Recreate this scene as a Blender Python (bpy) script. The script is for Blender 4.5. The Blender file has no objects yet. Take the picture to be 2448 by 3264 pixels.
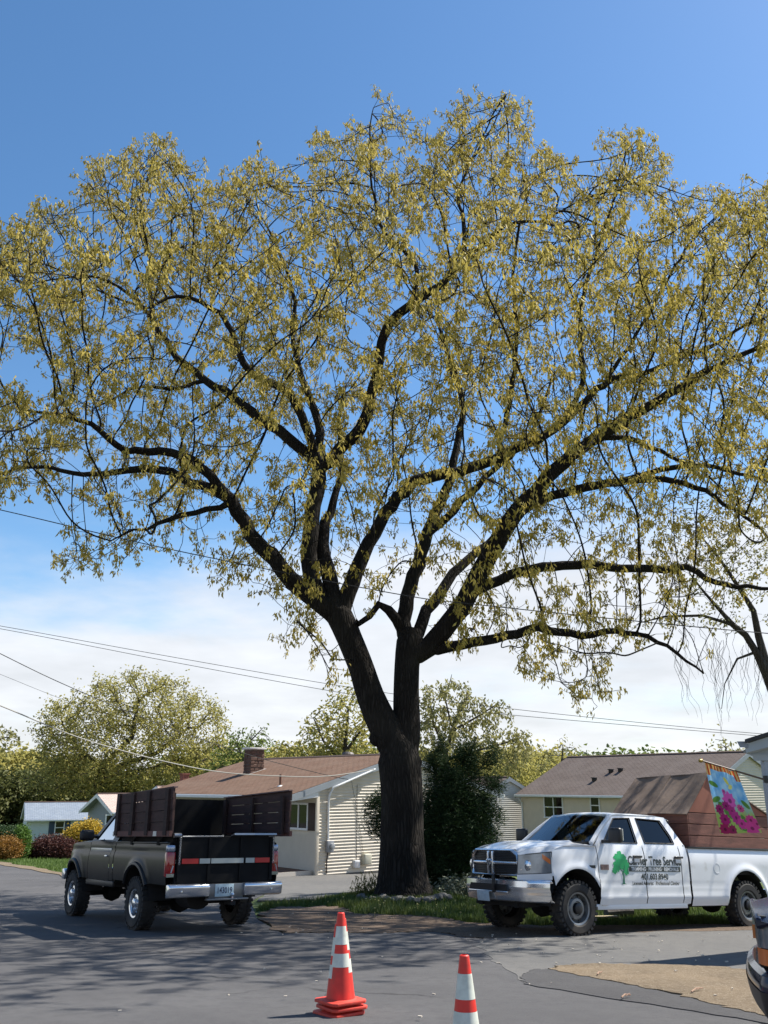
import bpy, bmesh, math, random
import numpy as np
from mathutils import Vector, Matrix, Quaternion
from mathutils.kdtree import KDTree
R = math.radians
random.seed(7); rng = np.random.default_rng(7)
SC = bpy.context.scene
COL = SC.collection

# ------------------------------------------------------------------ camera, sky, sun, exposure
FPX, EYE = 2850.0, 1.5                       # focal length in photo pixels (2448 x 3264), eye height
PITCH = math.atan(868 / FPX)
cam = bpy.data.cameras.new('camera'); camo = bpy.data.objects.new('camera', cam); COL.objects.link(camo)
cam.sensor_fit = 'VERTICAL'; cam.sensor_height = 36.0; cam.lens = 36.0 * FPX / 3264.0
cam.clip_start = 0.05; cam.clip_end = 3000
camo.location = (0, 0, EYE); camo.rotation_euler = (math.pi / 2 + PITCH, 0, 0)
SC.camera = camo

SUN_AZ, SUN_EL = R(25), R(51)                # azimuth measured from +X towards +Y
SDIR = Vector((math.cos(SUN_AZ) * math.cos(SUN_EL), math.sin(SUN_AZ) * math.cos(SUN_EL), math.sin(SUN_EL)))
sl = bpy.data.lights.new('sun', 'SUN'); sl.energy = 5.0; sl.angle = R(0.55); sl.color = (1.0, 0.95, 0.86)
so = bpy.data.objects.new('sun', sl); COL.objects.link(so); so.rotation_euler = SDIR.to_track_quat('Z', 'Y').to_euler()
so.location = (20, 10, 40)

W = bpy.data.worlds.new('World'); SC.world = W; W.use_nodes = True
nt = W.node_tree; nt.nodes.clear()
def wn(t, **k):
    n = nt.nodes.new(t)
    for a, b in k.items(): setattr(n, a, b)
    return n
def wmath(op, a, b=None, c=None):
    n = wn('ShaderNodeMath', operation=op)
    for i, v in enumerate((a, b, c)):
        if v is None: continue
        if isinstance(v, (int, float)): n.inputs[i].default_value = v
        else: nt.links.new(v, n.inputs[i])
    return n.outputs[0]
sky = wn('ShaderNodeTexSky', sky_type='NISHITA', sun_disc=False, sun_elevation=SUN_EL, sun_rotation=math.pi / 2 - SUN_AZ)
sky.air_density = 1.0; sky.dust_density = 0.3; sky.ozone_density = 3.0; sky.altitude = 50
hsv = wn('ShaderNodeHueSaturation'); hsv.inputs['Saturation'].default_value = 1.16; hsv.inputs['Value'].default_value = 1.36; hsv.inputs['Hue'].default_value = 0.497; nt.links.new(sky.outputs[0], hsv.inputs['Color'])
tc = wn('ShaderNodeTexCoord'); sep = wn('ShaderNodeSeparateXYZ'); nt.links.new(tc.outputs['Generated'], sep.inputs[0])
zz = wmath('MAXIMUM', sep.outputs[2], 0.0); zd = wmath('ADD', zz, 0.16)
comb = wn('ShaderNodeCombineXYZ')
nt.links.new(wmath('DIVIDE', sep.outputs[0], zd), comb.inputs[0]); nt.links.new(wmath('DIVIDE', sep.outputs[1], zd), comb.inputs[1])
def wnoise(scale, detail, rough, off):
    m = wn('ShaderNodeMapping'); m.inputs['Location'].default_value = off; nt.links.new(comb.outputs[0], m.inputs[0])
    n = wn('ShaderNodeTexNoise'); n.inputs['Scale'].default_value = scale; n.inputs['Detail'].default_value = detail; n.inputs['Roughness'].default_value = rough
    nt.links.new(m.outputs[0], n.inputs['Vector']); return n.outputs['Fac']
def wramp(v, a, b):
    n = wn('ShaderNodeMapRange', interpolation_type='SMOOTHSTEP'); nt.links.new(v, n.inputs[0]); n.inputs[1].default_value = a; n.inputs[2].default_value = b
    return n.outputs[0]
big = wnoise(0.55, 6, 0.55, (3.1, 0.4, 0)); fine = wnoise(1.5, 8, 0.6, (1.7, 4.2, 0))
# low sky: white cumulus and haze below about 22 degrees, thinning to clear blue above
lowband = wmath('SUBTRACT', 1.0, wramp(zz, 0.10, 0.46))
cover = wmath('ADD', wmath('MULTIPLY', lowband, 0.56), wmath('ADD', wmath('MULTIPLY', big, 0.85), wmath('MULTIPLY', fine, 0.30)))
cmask = wmath('MULTIPLY', wramp(cover, 0.80, 1.12), 0.93)
wisp = wmath('MULTIPLY', wramp(wnoise(1.1, 7, 0.65, (8.3, 1.1, 0)), 0.58, 0.82), 0.14)
mask = wmath('MAXIMUM', cmask, wisp)
shade = wmath('ADD', 5.3, wmath('MULTIPLY', wnoise(2.2, 6, 0.55, (2.0, 7.7, 0)), 3.6))
ccol = wn('ShaderNodeCombineColor'); nt.links.new(wmath('MULTIPLY', shade, 0.965), ccol.inputs[0]); nt.links.new(wmath('MULTIPLY', shade, 0.985), ccol.inputs[1]); nt.links.new(wmath('MULTIPLY', shade, 1.03), ccol.inputs[2])
mx = wn('ShaderNodeMix', data_type='RGBA'); nt.links.new(mask, mx.inputs[0]); nt.links.new(hsv.outputs[0], mx.inputs[6]); nt.links.new(ccol.outputs[0], mx.inputs[7])
bg = wn('ShaderNodeBackground'); bg.inputs['Strength'].default_value = 0.074; nt.links.new(mx.outputs[2], bg.inputs['Color'])
ow = wn('ShaderNodeOutputWorld'); nt.links.new(bg.outputs[0], ow.inputs[0])

SC.view_settings.view_transform = 'Standard'; SC.view_settings.look = 'None'; SC.view_settings.gamma = 1.0
SC.view_settings.exposure = 0.85; SC.view_settings.use_curve_mapping = False
SC.cycles.max_bounces = 7; SC.cycles.transparent_max_bounces = 12
SC.cycles.use_denoising = True

# ------------------------------------------------------------------ layout helpers
CP, SP = math.cos(PITCH), math.sin(PITCH)
def ray(px, py):
    u = (px - 1224) / FPX; v = (1632 - py) / FPX
    return Vector((u, CP - v * SP, SP + v * CP))
def at(px, py, Y):                            # point at ground distance Y seen at photo pixel (px, py)
    d = ray(px, py); return d * (Y / d.y) + Vector((0, 0, EYE))
GY = [-60, 0, 6, 8, 12, 16, 20, 24, 32, 50, 75, 110, 3000]
GZ = [0.3, 0.0, -.18, -.29, -.57, -.83, -1.07, -1.2, -1.42, -2.2, -3.2, -4.0, -4.0]
TREE = (0.62, 22.0)
def g(x, y):
    z = float(np.interp(y, GY, GZ)) - 0.0126 * max(-8.0, min(8.0, x)) * (1.0 if y < 26 else max(0.0, (34 - y) / 8))
    z += 0.25 * math.exp(-((x - TREE[0]) ** 2 + (y - TREE[1] - .3) ** 2) / (2 * 1.75 ** 2))
    return z
def gpx(px, py):                              # where the ground shows at a photo pixel
    Y = 14.0
    for _ in range(80):
        d = ray(px, py); x = d.x * Y / d.y; z = g(x, Y)
        Y2 = (z - EYE) / d.z * d.y if d.z < -1e-4 else 200
        Y = 0.6 * Y + 0.4 * max(1.0, min(200.0, Y2))
    d = ray(px, py); return Vector((d.x * Y / d.y, Y, g(d.x * Y / d.y, Y)))

# ------------------------------------------------------------------ materials
MATS = {}
def mat(name, col, rough=0.6, metal=0.0, var=0.0, vscale=3.0, bump=0.0, bscale=20.0, col2=None, coat=0.0, stretch=(1, 1, 1), spec=0.5, trans=None, tint=None, dirt=None, detail=6.0):
    if name in MATS: return MATS[name]
    m = bpy.data.materials.new(name); m.use_nodes = True; t = m.node_tree; b = t.nodes['Principled BSDF']
    L = t.links.new
    b.inputs['Roughness'].default_value = rough; b.inputs['Metallic'].default_value = metal
    b.inputs['Specular IOR Level'].default_value = spec; b.inputs['Coat Weight'].default_value = coat
    b.inputs['Coat Roughness'].default_value = 0.06
    b.inputs['Base Color'].default_value = (*col, 1)
    out = None
    if var > 0 or col2 is not None or bump > 0 or dirt:
        co = t.nodes.new('ShaderNodeTexCoord'); mp = t.nodes.new('ShaderNodeMapping'); mp.inputs['Scale'].default_value = stretch
        L(co.outputs['Object'], mp.inputs[0])
    if var > 0 or col2 is not None:
        n = t.nodes.new('ShaderNodeTexNoise'); n.inputs['Scale'].default_value = vscale; n.inputs['Detail'].default_value = detail; n.inputs['Roughness'].default_value = 0.6
        L(mp.outputs[0], n.inputs['Vector'])
        r = t.nodes.new('ShaderNodeMapRange'); r.inputs[1].default_value = 0.33; r.inputs[2].default_value = 0.67; L(n.outputs['Fac'], r.inputs[0])
        mixn = t.nodes.new('ShaderNodeMix'); mixn.data_type = 'RGBA'; L(r.outputs[0], mixn.inputs[0])
        c2 = col2 if col2 is not None else tuple(c * (1 + var) for c in col)
        c1 = col if col2 is not None else tuple(c * (1 - var) for c in col)
        mixn.inputs[6].default_value = (*c1, 1); mixn.inputs[7].default_value = (*c2, 1)
        out = mixn.outputs[2]
    if dirt:
        n3 = t.nodes.new('ShaderNodeTexNoise'); n3.inputs['Scale'].default_value = dirt[1]; n3.inputs['Detail'].default_value = 8; L(mp.outputs[0], n3.inputs['Vector'])
        r3 = t.nodes.new('ShaderNodeMapRange'); r3.inputs[1].default_value = dirt[2]; r3.inputs[2].default_value = dirt[3]; L(n3.outputs['Fac'], r3.inputs[0])
        m3 = t.nodes.new('ShaderNodeMix'); m3.data_type = 'RGBA'; L(r3.outputs[0], m3.inputs[0])
        if out is not None: L(out, m3.inputs[6])
        else: m3.inputs[6].default_value = (*col, 1)
        m3.inputs[7].default_value = (*dirt[0], 1); out = m3.outputs[2]
    if tint:                                  # per-leaf colour variation stored on the mesh
        a = t.nodes.new('ShaderNodeAttribute'); a.attribute_name = 'tint'
        m4 = t.nodes.new('ShaderNodeMix'); m4.data_type = 'RGBA'; L(a.outputs['Fac'], m4.inputs[0])
        m4.inputs[6].default_value = (*col, 1); m4.inputs[7].default_value = (*tint, 1); out = m4.outputs[2]
    if out is not None: L(out, b.inputs['Base Color'])
    if bump > 0:
        n2 = t.nodes.new('ShaderNodeTexNoise'); n2.inputs['Scale'].default_value = bscale; n2.inputs['Detail'].default_value = 8; L(mp.outputs[0], n2.inputs['Vector'])
        bp = t.nodes.new('ShaderNodeBump'); bp.inputs['Strength'].default_value = min(1.0, bump); bp.inputs['Distance'].default_value = 0.02; L(n2.outputs['Fac'], bp.inputs['Height'])
        L(bp.outputs[0], b.inputs['Normal'])
    if trans:
        tr = t.nodes.new('ShaderNodeBsdfTranslucent')
        if out is not None: L(out, tr.inputs[0])
        else: tr.inputs[0].default_value = (*col, 1)
        ms = t.nodes.new('ShaderNodeMixShader'); ms.inputs[0].default_value = trans
        L(b.outputs[0], ms.inputs[1]); L(tr.outputs[0], ms.inputs[2]); L(ms.outputs[0], t.nodes['Material Output'].inputs[0])
    MATS[name] = m; return m
def glass(name, tintc, refl=1.0):
    if name in MATS: return MATS[name]
    m = bpy.data.materials.new(name); m.use_nodes = True; t = m.node_tree; t.nodes.clear()
    o = t.nodes.new('ShaderNodeOutputMaterial'); tr = t.nodes.new('ShaderNodeBsdfTransparent'); tr.inputs[0].default_value = (*tintc, 1)
    gl = t.nodes.new('ShaderNodeBsdfGlossy'); gl.inputs['Roughness'].default_value = 0.03
    fr = t.nodes.new('ShaderNodeFresnel'); fr.inputs[0].default_value = 1.5
    ml = t.nodes.new('ShaderNodeMath'); ml.operation = 'MULTIPLY'; ml.inputs[1].default_value = refl; t.links.new(fr.outputs[0], ml.inputs[0])
    ms = t.nodes.new('ShaderNodeMixShader'); t.links.new(ml.outputs[0], ms.inputs[0]); t.links.new(tr.outputs[0], ms.inputs[1]); t.links.new(gl.outputs[0], ms.inputs[2]); t.links.new(ms.outputs[0], o.inputs[0])
    MATS[name] = m; return m

# ------------------------------------------------------------------ object helpers
def tag(o, label=None, cat=None, group=None, kind=None):
    if label: o['label'] = label
    if cat: o['category'] = cat
    if group: o['group'] = group
    if kind: o['kind'] = kind
    return o
def thing(name, label, cat, loc=(0, 0, 0), rotz=0.0, group=None, rot=None):
    o = bpy.data.objects.new(name, None); COL.objects.link(o); o.empty_display_size = 0.2
    o.location = loc; o.rotation_euler = rot if rot is not None else (0, 0, rotz)
    return tag(o, label, cat, group)
def link(name, me, parent=None):
    o = bpy.data.objects.new(name, me); COL.objects.link(o)
    if parent is not None: o.parent = parent
    return o
def fast(name, V, F, m, parent=None, tint=None, smooth=False):
    V = np.asarray(V, np.float32); F = np.asarray(F, np.int32); k = F.shape[1]
    me = bpy.data.meshes.new(name)
    me.vertices.add(len(V)); me.vertices.foreach_set('co', V.ravel())
    me.loops.add(F.size); me.loops.foreach_set('vertex_index', F.ravel())
    me.polygons.add(len(F)); me.polygons.foreach_set('loop_start', np.arange(0, F.size, k, dtype=np.int32))
    me.update(calc_edges=True); me.validate()
    if smooth: me.polygons.foreach_set('use_smooth', np.ones(len(me.polygons), bool))
    if tint is not None:
        a = me.attributes.new('tint', 'FLOAT', 'POINT'); a.data.foreach_set('value', np.asarray(tint, np.float32))
    me.materials.append(m)
    return link(name, me, parent)
class MB:
    def __init__(s): s.v = []; s.f = []
    def add(s, vs, fs):
        n = len(s.v); s.v += [tuple(p) for p in vs]; s.f += [tuple(i + n for i in q) for q in fs]; return s
    def box(s, c, d, rot=None):
        x, y, z = (e / 2 for e in d)
        vs = [Vector((a * x, b * y, e * z)) for a in (-1, 1) for b in (-1, 1) for e in (-1, 1)]
        if rot is not None: vs = [rot @ p for p in vs]
        c = Vector(c)
        return s.add([p + c for p in vs], [(0, 1, 3, 2), (4, 6, 7, 5), (0, 4, 5, 1), (2, 3, 7, 6), (0, 2, 6, 4), (1, 5, 7, 3)])
    def bar(s, a, b, w, h, up=(0, 0, 1)):
        a = Vector(a); b = Vector(b); d = (b - a); L = d.length; d.normalize(); u = Vector(up); sd = d.cross(u).normalized(); u = sd.cross(d)
        M = Matrix((d, sd, u)).transposed()
        return s.box((a + b) / 2, (L, w, h), M)
    def tube(s, pts, r, n=8, cap=True):
        pts = [Vector(p) for p in pts]; rs = r if isinstance(r, (list, tuple)) else [r] * len(pts)
        base = len(s.v); u = None
        for i, p in enumerate(pts):
            d = (pts[min(i + 1, len(pts) - 1)] - pts[max(i - 1, 0)]).normalized()
            if u is None: u = d.orthogonal().normalized()
            else: u = (u - d * u.dot(d)).normalized()
            w = d.cross(u)
            for k in range(n):
                a = 2 * math.pi * k / n; s.v.append(tuple(p + (u * math.cos(a) + w * math.sin(a)) * rs[i]))
        for i in range(len(pts) - 1):
            for k in range(n):
                k2 = (k + 1) % n; s.f.append((base + i * n + k, base + i * n + k2, base + (i + 1) * n + k2, base + (i + 1) * n + k))
        if cap:
            s.f.append(tuple(base + k for k in range(n))[::-1]); e = base + (len(pts) - 1) * n; s.f.append(tuple(e + k for k in range(n)))
        return s
    def lathe(s, prof, n=24, axis='z', c=(0, 0, 0), cap=True):
        base = len(s.v); c = Vector(c)
        for r, h in prof:
            for k in range(n):
                a = 2 * math.pi * k / n; x, y = r * math.cos(a), r * math.sin(a)
                p = {'z': (x, y, h), 'y': (x, h, y), 'x': (h, x, y)}[axis]
                s.v.append(tuple(Vector(p) + c))
        for i in range(len(prof) - 1):
            for k in range(n):
                k2 = (k + 1) % n; s.f.append((base + i * n + k, base + i * n + k2, base + (i + 1) * n + k2, base + (i + 1) * n + k))
        if cap:
            s.f.append(tuple(base + k for k in range(n))[::-1]); e = base + (len(prof) - 1) * n; s.f.append(tuple(e + k for k in range(n)))
        return s
    def prism(s, poly, h0, h1, axis='y'):     # poly in the other two axes
        n = len(poly); P = {'y': lambda a, b, h: (a, h, b), 'x': lambda a, b, h: (h, a, b), 'z': lambda a, b, h: (a, b, h)}[axis]
        vs = [P(a, b, h0) for a, b in poly] + [P(a, b, h1) for a, b in poly]
        return s.add(vs, [tuple(range(n)), tuple(range(2 * n - 1, n - 1, -1))] + [(i, i + n, (i + 1) % n + n, (i + 1) % n) for i in range(n)])
    def grid(s, fn, nu, nv):
        base = len(s.v)
        for j in range(nv + 1):
            for i in range(nu + 1): s.v.append(tuple(fn(i / nu, j / nv)))
        for j in range(nv):
            for i in range(nu):
                a = base + j * (nu + 1) + i; s.f.append((a, a + 1, a + nu + 2, a + nu + 1))
        return s
    def mesh(s, name, m, bevel=0.0, smooth=False, seg=2, solid=0.0):
        me = bpy.data.meshes.new(name); me.from_pydata(s.v, [], s.f); me.update()
        bm = bmesh.new(); bm.from_mesh(me)
        bmesh.ops.recalc_face_normals(bm, faces=bm.faces)
        if solid: bmesh.ops.solidify(bm, geom=bm.faces[:], thickness=solid)
        if bevel > 0:
            es = [e for e in bm.edges if len(e.link_faces) == 2 and e.calc_face_angle(0) > 0.5]
            bmesh.ops.bevel(bm, geom=es, offset=bevel, segments=seg, affect='EDGES', profile=0.5, clamp_overlap=True)
        bm.to_mesh(me); bm.free()
        me.materials.append(m)
        if smooth or bevel > 0:
            me.polygons.foreach_set('use_smooth', np.ones(len(me.polygons), bool))
            me.set_sharp_from_angle(angle=R(38))
        return me
    def build(s, name, m, parent=None, bevel=0.0, smooth=False, seg=2, solid=0.0):
        return link(name, s.mesh(name, m, bevel, smooth, seg, solid), parent)
def text_mesh(body, size, m, name, align='CENTER', xscale=1.0, bold=0.0):
    cu = bpy.data.curves.new(name, 'FONT'); cu.body = body; cu.size = size; cu.align_x = align; cu.offset = bold; cu.resolution_u = 3
    o = bpy.data.objects.new(name, cu); COL.objects.link(o)
    bpy.context.view_layer.update()
    me = bpy.data.meshes.new_from_object(o.evaluated_get(bpy.context.evaluated_depsgraph_get()))
    bpy.data.objects.remove(o); bpy.data.curves.remove(cu)
    for v in me.vertices: v.co.x *= xscale
    me.materials.clear(); me.materials.append(m); me.name = name
    return me
# ------------------------------------------------------------------ the ground, road, drives
def sheet(name, pts, m, dz, kind='structure', parent=None, step=0.8, wob=0.0, label=None):
    bm = bmesh.new(); vs = [bm.verts.new((p[0], p[1], 0)) for p in pts]; bm.faces.new(vs)
    xs = [p[0] for p in pts]; ys = [p[1] for p in pts]
    def cuts(lo, hi, far):
        c = []; v = lo + step
        while v < hi:
            c.append(v); v += step if (not far or v < 40) else step * 6
        return c
    for x in cuts(min(xs), max(xs), False)[:90]: bmesh.ops.bisect_plane(bm, geom=bm.verts[:] + bm.edges[:] + bm.faces[:], plane_co=(x, 0, 0), plane_no=(1, 0, 0))
    for y in cuts(min(ys), max(ys), True): bmesh.ops.bisect_plane(bm, geom=bm.verts[:] + bm.edges[:] + bm.faces[:], plane_co=(0, y, 0), plane_no=(0, 1, 0))
    bmesh.ops.triangulate(bm, faces=bm.faces[:])
    for v in bm.verts: v.co.z = g(v.co.x, v.co.y) + dz
    top = bm.faces[:]
    bmesh.ops.recalc_face_normals(bm, faces=bm.faces)
    if sum(f.normal.z for f in bm.faces) < 0: bmesh.ops.reverse_faces(bm, faces=bm.faces)
    ex = bmesh.ops.extrude_edge_only(bm, edges=[e for e in bm.edges if e.is_boundary])      # turn the rim down into the ground
    for v in ex['geom']:
        if isinstance(v, bmesh.types.BMVert): v.co.z -= .03
    me = bpy.data.meshes.new(name); bm.to_mesh(me); bm.free(); me.materials.append(m)
    return tag(link(name, me, parent), kind=kind)
def wobble(pts, n=6, amp=0.06):
    out = []
    for i, p in enumerate(pts):
        q = pts[(i + 1) % len(pts)]
        for k in range(n):
            t = k / n; x = p[0] * (1 - t) + q[0] * t; y = p[1] * (1 - t) + q[1] * t
            a = amp if k else 0.0
            out.append((x + rng.normal() * a, y + rng.normal() * a))
    return out
def gp(l): return [tuple(gpx(a, b)[:2]) for a, b in l]

def ground_mat(name, c1, c2, c3, s1=1.2, s2=9.0, bump=0.4, bs=60, speck=None, rough=0.9, cracks=0):
    m = bpy.data.materials.new(name); m.use_nodes = True; t = m.node_tree; b = t.nodes['Principled BSDF']; L = t.links.new
    b.inputs['Roughness'].default_value = rough; b.inputs['Specular IOR Level'].default_value = 0.25
    co = t.nodes.new('ShaderNodeTexCoord')
    def nz(s, d=6, r=.6):
        n = t.nodes.new('ShaderNodeTexNoise'); n.inputs['Scale'].default_value = s; n.inputs['Detail'].default_value = d; n.inputs['Roughness'].default_value = r; L(co.outputs['Object'], n.inputs['Vector']); return n.outputs['Fac']
    def rp(v, a, b2):
        n = t.nodes.new('ShaderNodeMapRange'); n.inputs[1].default_value = a; n.inputs[2].default_value = b2; L(v, n.inputs[0]); return n.outputs[0]
    def mixc(f, a, b2):
        n = t.nodes.new('ShaderNodeMix'); n.data_type = 'RGBA'; L(f, n.inputs[0])
        for i, c in ((6, a), (7, b2)):
            if isinstance(c, tuple): n.inputs[i].default_value = (*c, 1)
            else: L(c, n.inputs[i])
        return n.outputs[2]
    c = mixc(rp(nz(s1), .35, .65), c1, c2); c = mixc(rp(nz(s2, 8, .7), .45, .75), c, c3)
    if speck:
        v = t.nodes.new('ShaderNodeTexVoronoi'); v.inputs['Scale'].default_value = speck[1]; L(co.outputs['Object'], v.inputs['Vector'])
        c = mixc(rp(v.outputs['Distance'], 0.26, 0.12), c, speck[0])
    if cracks:
        wv = t.nodes.new('ShaderNodeTexNoise'); wv.inputs['Scale'].default_value = 1.3; wv.inputs['Detail'].default_value = 5; L(co.outputs['Object'], wv.inputs['Vector'])
        ad = t.nodes.new('ShaderNodeMix'); ad.data_type = 'RGBA'; ad.blend_type = 'ADD'; ad.inputs[0].default_value = .9; L(co.outputs['Object'], ad.inputs[6]); L(wv.outputs['Color'], ad.inputs[7])
        v = t.nodes.new('ShaderNodeTexVoronoi'); v.feature = 'DISTANCE_TO_EDGE'; v.inputs['Scale'].default_value = cracks; L(ad.outputs[2], v.inputs['Vector'])
        mk = t.nodes.new('ShaderNodeMath'); mk.operation = 'MULTIPLY'; L(rp(v.outputs['Distance'], .010, .002), mk.inputs[0]); L(rp(nz(.4, 3), .50, .62), mk.inputs[1])
        c = mixc(mk.outputs[0], c, tuple(q * .35 for q in c1))
    L(c, b.inputs['Base Color'])
    bp = t.nodes.new('ShaderNodeBump'); bp.inputs['Strength'].default_value = bump; bp.inputs['Distance'].default_value = 0.02; L(nz(bs, 8, .7), bp.inputs['Height']); L(bp.outputs[0], b.inputs['Normal'])
    return m
M_lawn = ground_mat('lawn', (.055, .095, .022), (.085, .12, .032), (.11, .10, .045), bump=.8, bs=25)
M_asph = ground_mat('asphalt', (.076, .074, .076), (.108, .105, .106), (.070, .068, .071), s1=.45, s2=7, bump=.5, bs=160, speck=((.16, .155, .15), 120), cracks=.30)
M_drive = ground_mat('drive_asphalt', (.112, .110, .107), (.142, .137, .130), (.094, .092, .091), s1=.5, s2=6, bump=.45, bs=140, speck=((.24, .22, .19), 90))
M_berm = ground_mat('new_asphalt', (.074, .071, .072), (.090, .087, .087), (.066, .064, .066), s1=1, s2=12, bump=.7, bs=150)
M_dirt = ground_mat('dirt', (.125, .085, .058), (.080, .056, .040), (.19, .14, .10), s1=1.6, s2=14, bump=.9, bs=45, speck=((.36, .31, .25), 40))
M_sand = ground_mat('sandy_verge', (.19, .14, .088), (.12, .088, .055), (.26, .205, .14), s1=1.5, s2=16, bump=.9, bs=50, speck=((.42, .36, .27), 40))

# one sheet of lawn out to the horizon
bm = bmesh.new()
xs = sorted(set([-1500, -700, -350, -200, -130, -90, -65, -50] + [i for i in range(-40, 41, 2)] + [x * .5 for x in range(-12, 15)] + [50, 65, 90, 130, 200, 350, 700, 1500]))
ys = sorted(set([-60, -30, -10, 0, 3] + [6 + i * .6 for i in range(0, 48)] + [36 + 2 * i for i in range(0, 40)] + [125, 150, 200, 300, 500, 900, 1500, 2500]))
vv = [[bm.verts.new((x, y, g(x, y) - 0.03)) for x in xs] for y in ys]
for j in range(len(ys) - 1):
    for i in range(len(xs) - 1): bm.faces.new((vv[j][i], vv[j][i + 1], vv[j + 1][i + 1], vv[j + 1][i]))
me = bpy.data.meshes.new('ground'); bm.to_mesh(me); bm.free(); me.materials.append(M_lawn)
me.polygons.foreach_set('use_smooth', np.ones(len(me.polygons), bool))
tag(link('ground', me), kind='structure')

dirt_front = gp([(1039, 2972), (1202, 2975), (1377, 2967), (1470, 2985), (1560, 2995)])
road = [(-22, 2.5), (7, 2.5), (7, 9.5)] + gp([(2200, 3090), (1755, 3072), (1600, 3040), (1520, 3010)]) + dirt_front[::-1] + gp([(900, 2975), (820, 2930), (800, 2870), (850, 2845), (700, 2830), (560, 2812), (230, 2797), (120, 2772), (0, 2752), (-300, 2725)]) + [(-60, 52), (-60, 38), (-30, 20)]
tag(sheet('road', road, M_asph, 0.0), kind='structure')
berm_pts = gp([(2600, 3290), (1681, 3139), (1655, 3115), (1700, 3090), (1765, 3092), (2100, 3160), (2470, 3245)])
sheet('asphalt_berm', wobble(berm_pts, 14, .022), M_berm, 0.008)
verge = gp([(1755, 3093), (1790, 3080), (1888, 3074), (2110, 3077), (2316, 3085), (2400, 3100), (2700, 3100), (2700, 3290), (2442, 3243), (2100, 3158)])
sheet('verge', wobble(verge, 16, .035), M_sand, 0.014)
drive = gp([(1600, 3075), (1681, 3139), (1755, 3093), (2110, 3082), (2448, 3115)]) + [(9, 10.2), (14, 15), (13, 21)] + gp([(2448, 2962), (2200, 2966), (1900, 2972), (1560, 2978), (1520, 3010)])
sheet('driveway', wobble(drive, 8, .04), M_drive, 0.004)
dirt = gp([(900, 2975), (820, 2915), (880, 2890), (1079, 2889), (1139, 2913), (1298, 2917), (1397, 2925), (1497, 2941), (1700, 2950), (2000, 2950), (2448, 2945), (2448, 2964), (1900, 2975), (1560, 2992)]) + dirt_front[::-1][1:]
sheet('dirt_shoulder', wobble(dirt, 12, .07), M_dirt, 0.008)
d2 = gp([(850, 2850), (820, 2872), (1000, 2868), (1120, 2846), (1230, 2838)]) + [(1.2, 26.5), (4.0, 30), (4.5, 36), (-1.5, 33), (-3.2, 31.6), (-5.5, 30.2), (-6, 27)]
sheet('house_driveway', wobble(d2, 4, .04), M_drive, 0.016)
strip = gp([(-100, 2742), (0, 2757), (120, 2778), (225, 2800), (330, 2806), (330, 2794), (225, 2786), (120, 2768), (0, 2748), (-100, 2734)])
sheet('road_edge_dirt', wobble(strip, 5, .08), M_sand, 0.02)

# grass blades
def grass(name, poly, n, h, m, label, ymaxdens=None):
    xs = [p[0] for p in poly]; ys = [p[1] for p in poly]; pts = []
    P = np.array(poly)
    def inside(x, y):
        c = np.zeros(len(x), bool)
        for i in range(len(P)):
            x1, y1 = P[i]; x2, y2 = P[i - 1]
            with np.errstate(divide='ignore', invalid='ignore'):
                c ^= ((y1 > y) != (y2 > y)) & (x < (x2 - x1) * (y - y1) / (y2 - y1) + x1)
        return c
    X = rng.uniform(min(xs), max(xs), n * 3); Y = rng.uniform(min(ys), max(ys), n * 3); k = inside(X, Y); X = X[k][:n]; Y = Y[k][:n]
    n = len(X); Z = np.array([g(a, b) for a, b in zip(X, Y)]) - .03
    pat = 0.5 + 0.5 * np.sin(X * 2.1 + np.sin(Y * 1.7) * 1.5) * np.sin(Y * 2.6 + 1.3)
    H = h * (0.45 + 0.75 * rng.random(n)) * (0.6 + 0.6 * pat); A = rng.uniform(0, 6.28, n); w = h * .10
    b = np.stack([X, Y, Z], 1); dx = np.stack([np.cos(A) * w, np.sin(A) * w, 0 * A], 1)
    ln = np.stack([np.cos(A + 1.2) * H * .45, np.sin(A + 1.2) * H * .45, H], 1)
    V = np.stack([b - dx, b + dx, b + ln], 1).reshape(-1, 3); F = np.arange(3 * n).reshape(-1, 3)
    o = fast(name, V, F, m, tint=np.repeat(np.clip(pat * .6 + rng.random(n) * .4, 0, 1), 3))
    return tag(o, label, 'grass', kind='stuff')
M_blade = mat('grass_blade', (.045, .095, .015), .7, tint=(.14, .17, .04), trans=.3)
isl = gp([(810, 2905), (880, 2893), (1079, 2887), (1139, 2911), (1298, 2915), (1397, 2923), (1497, 2939), (1700, 2948), (2000, 2948), (2448, 2944), (2448, 2890), (1700, 2880), (1500, 2868), (1300, 2845), (1120, 2850), (1000, 2872), (850, 2878)])
grass('grass', isl, 30000, .14, M_blade, 'uneven green grass of the strip around the big oak')
lw = gp([(-60, 2738), (300, 2738), (330, 2793), (225, 2785), (120, 2767), (0, 2747), (-60, 2743)])
grass('grass', lw, 9000, .13, mat('lawn_blade', (.07, .13, .02), .7, tint=(.13, .20, .035), trans=.3), 'bright green lawn in front of the clipped bushes')
# dandelions in the strip
P = MB()
for k in range(36):
    a, b = random.choice([(random.uniform(870, 1500), random.uniform(2870, 2905)), (random.uniform(1100, 1560), random.uniform(2868, 2930))])
    p = gpx(a, b); r = random.uniform(.010, .022); h = random.uniform(.05, .13)
    P.tube([p, p + Vector((0, 0, h))], .003, 3).lathe([(r, h), (r * .9, h + .012), (r * .2, h + .02)], 6, c=p)
tag(P.build('dandelions', mat('dandelion', (.55, .48, .18), .8)), 'tiny yellow and white dandelion heads in the grass strip', 'flowers', kind='stuff')
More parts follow.
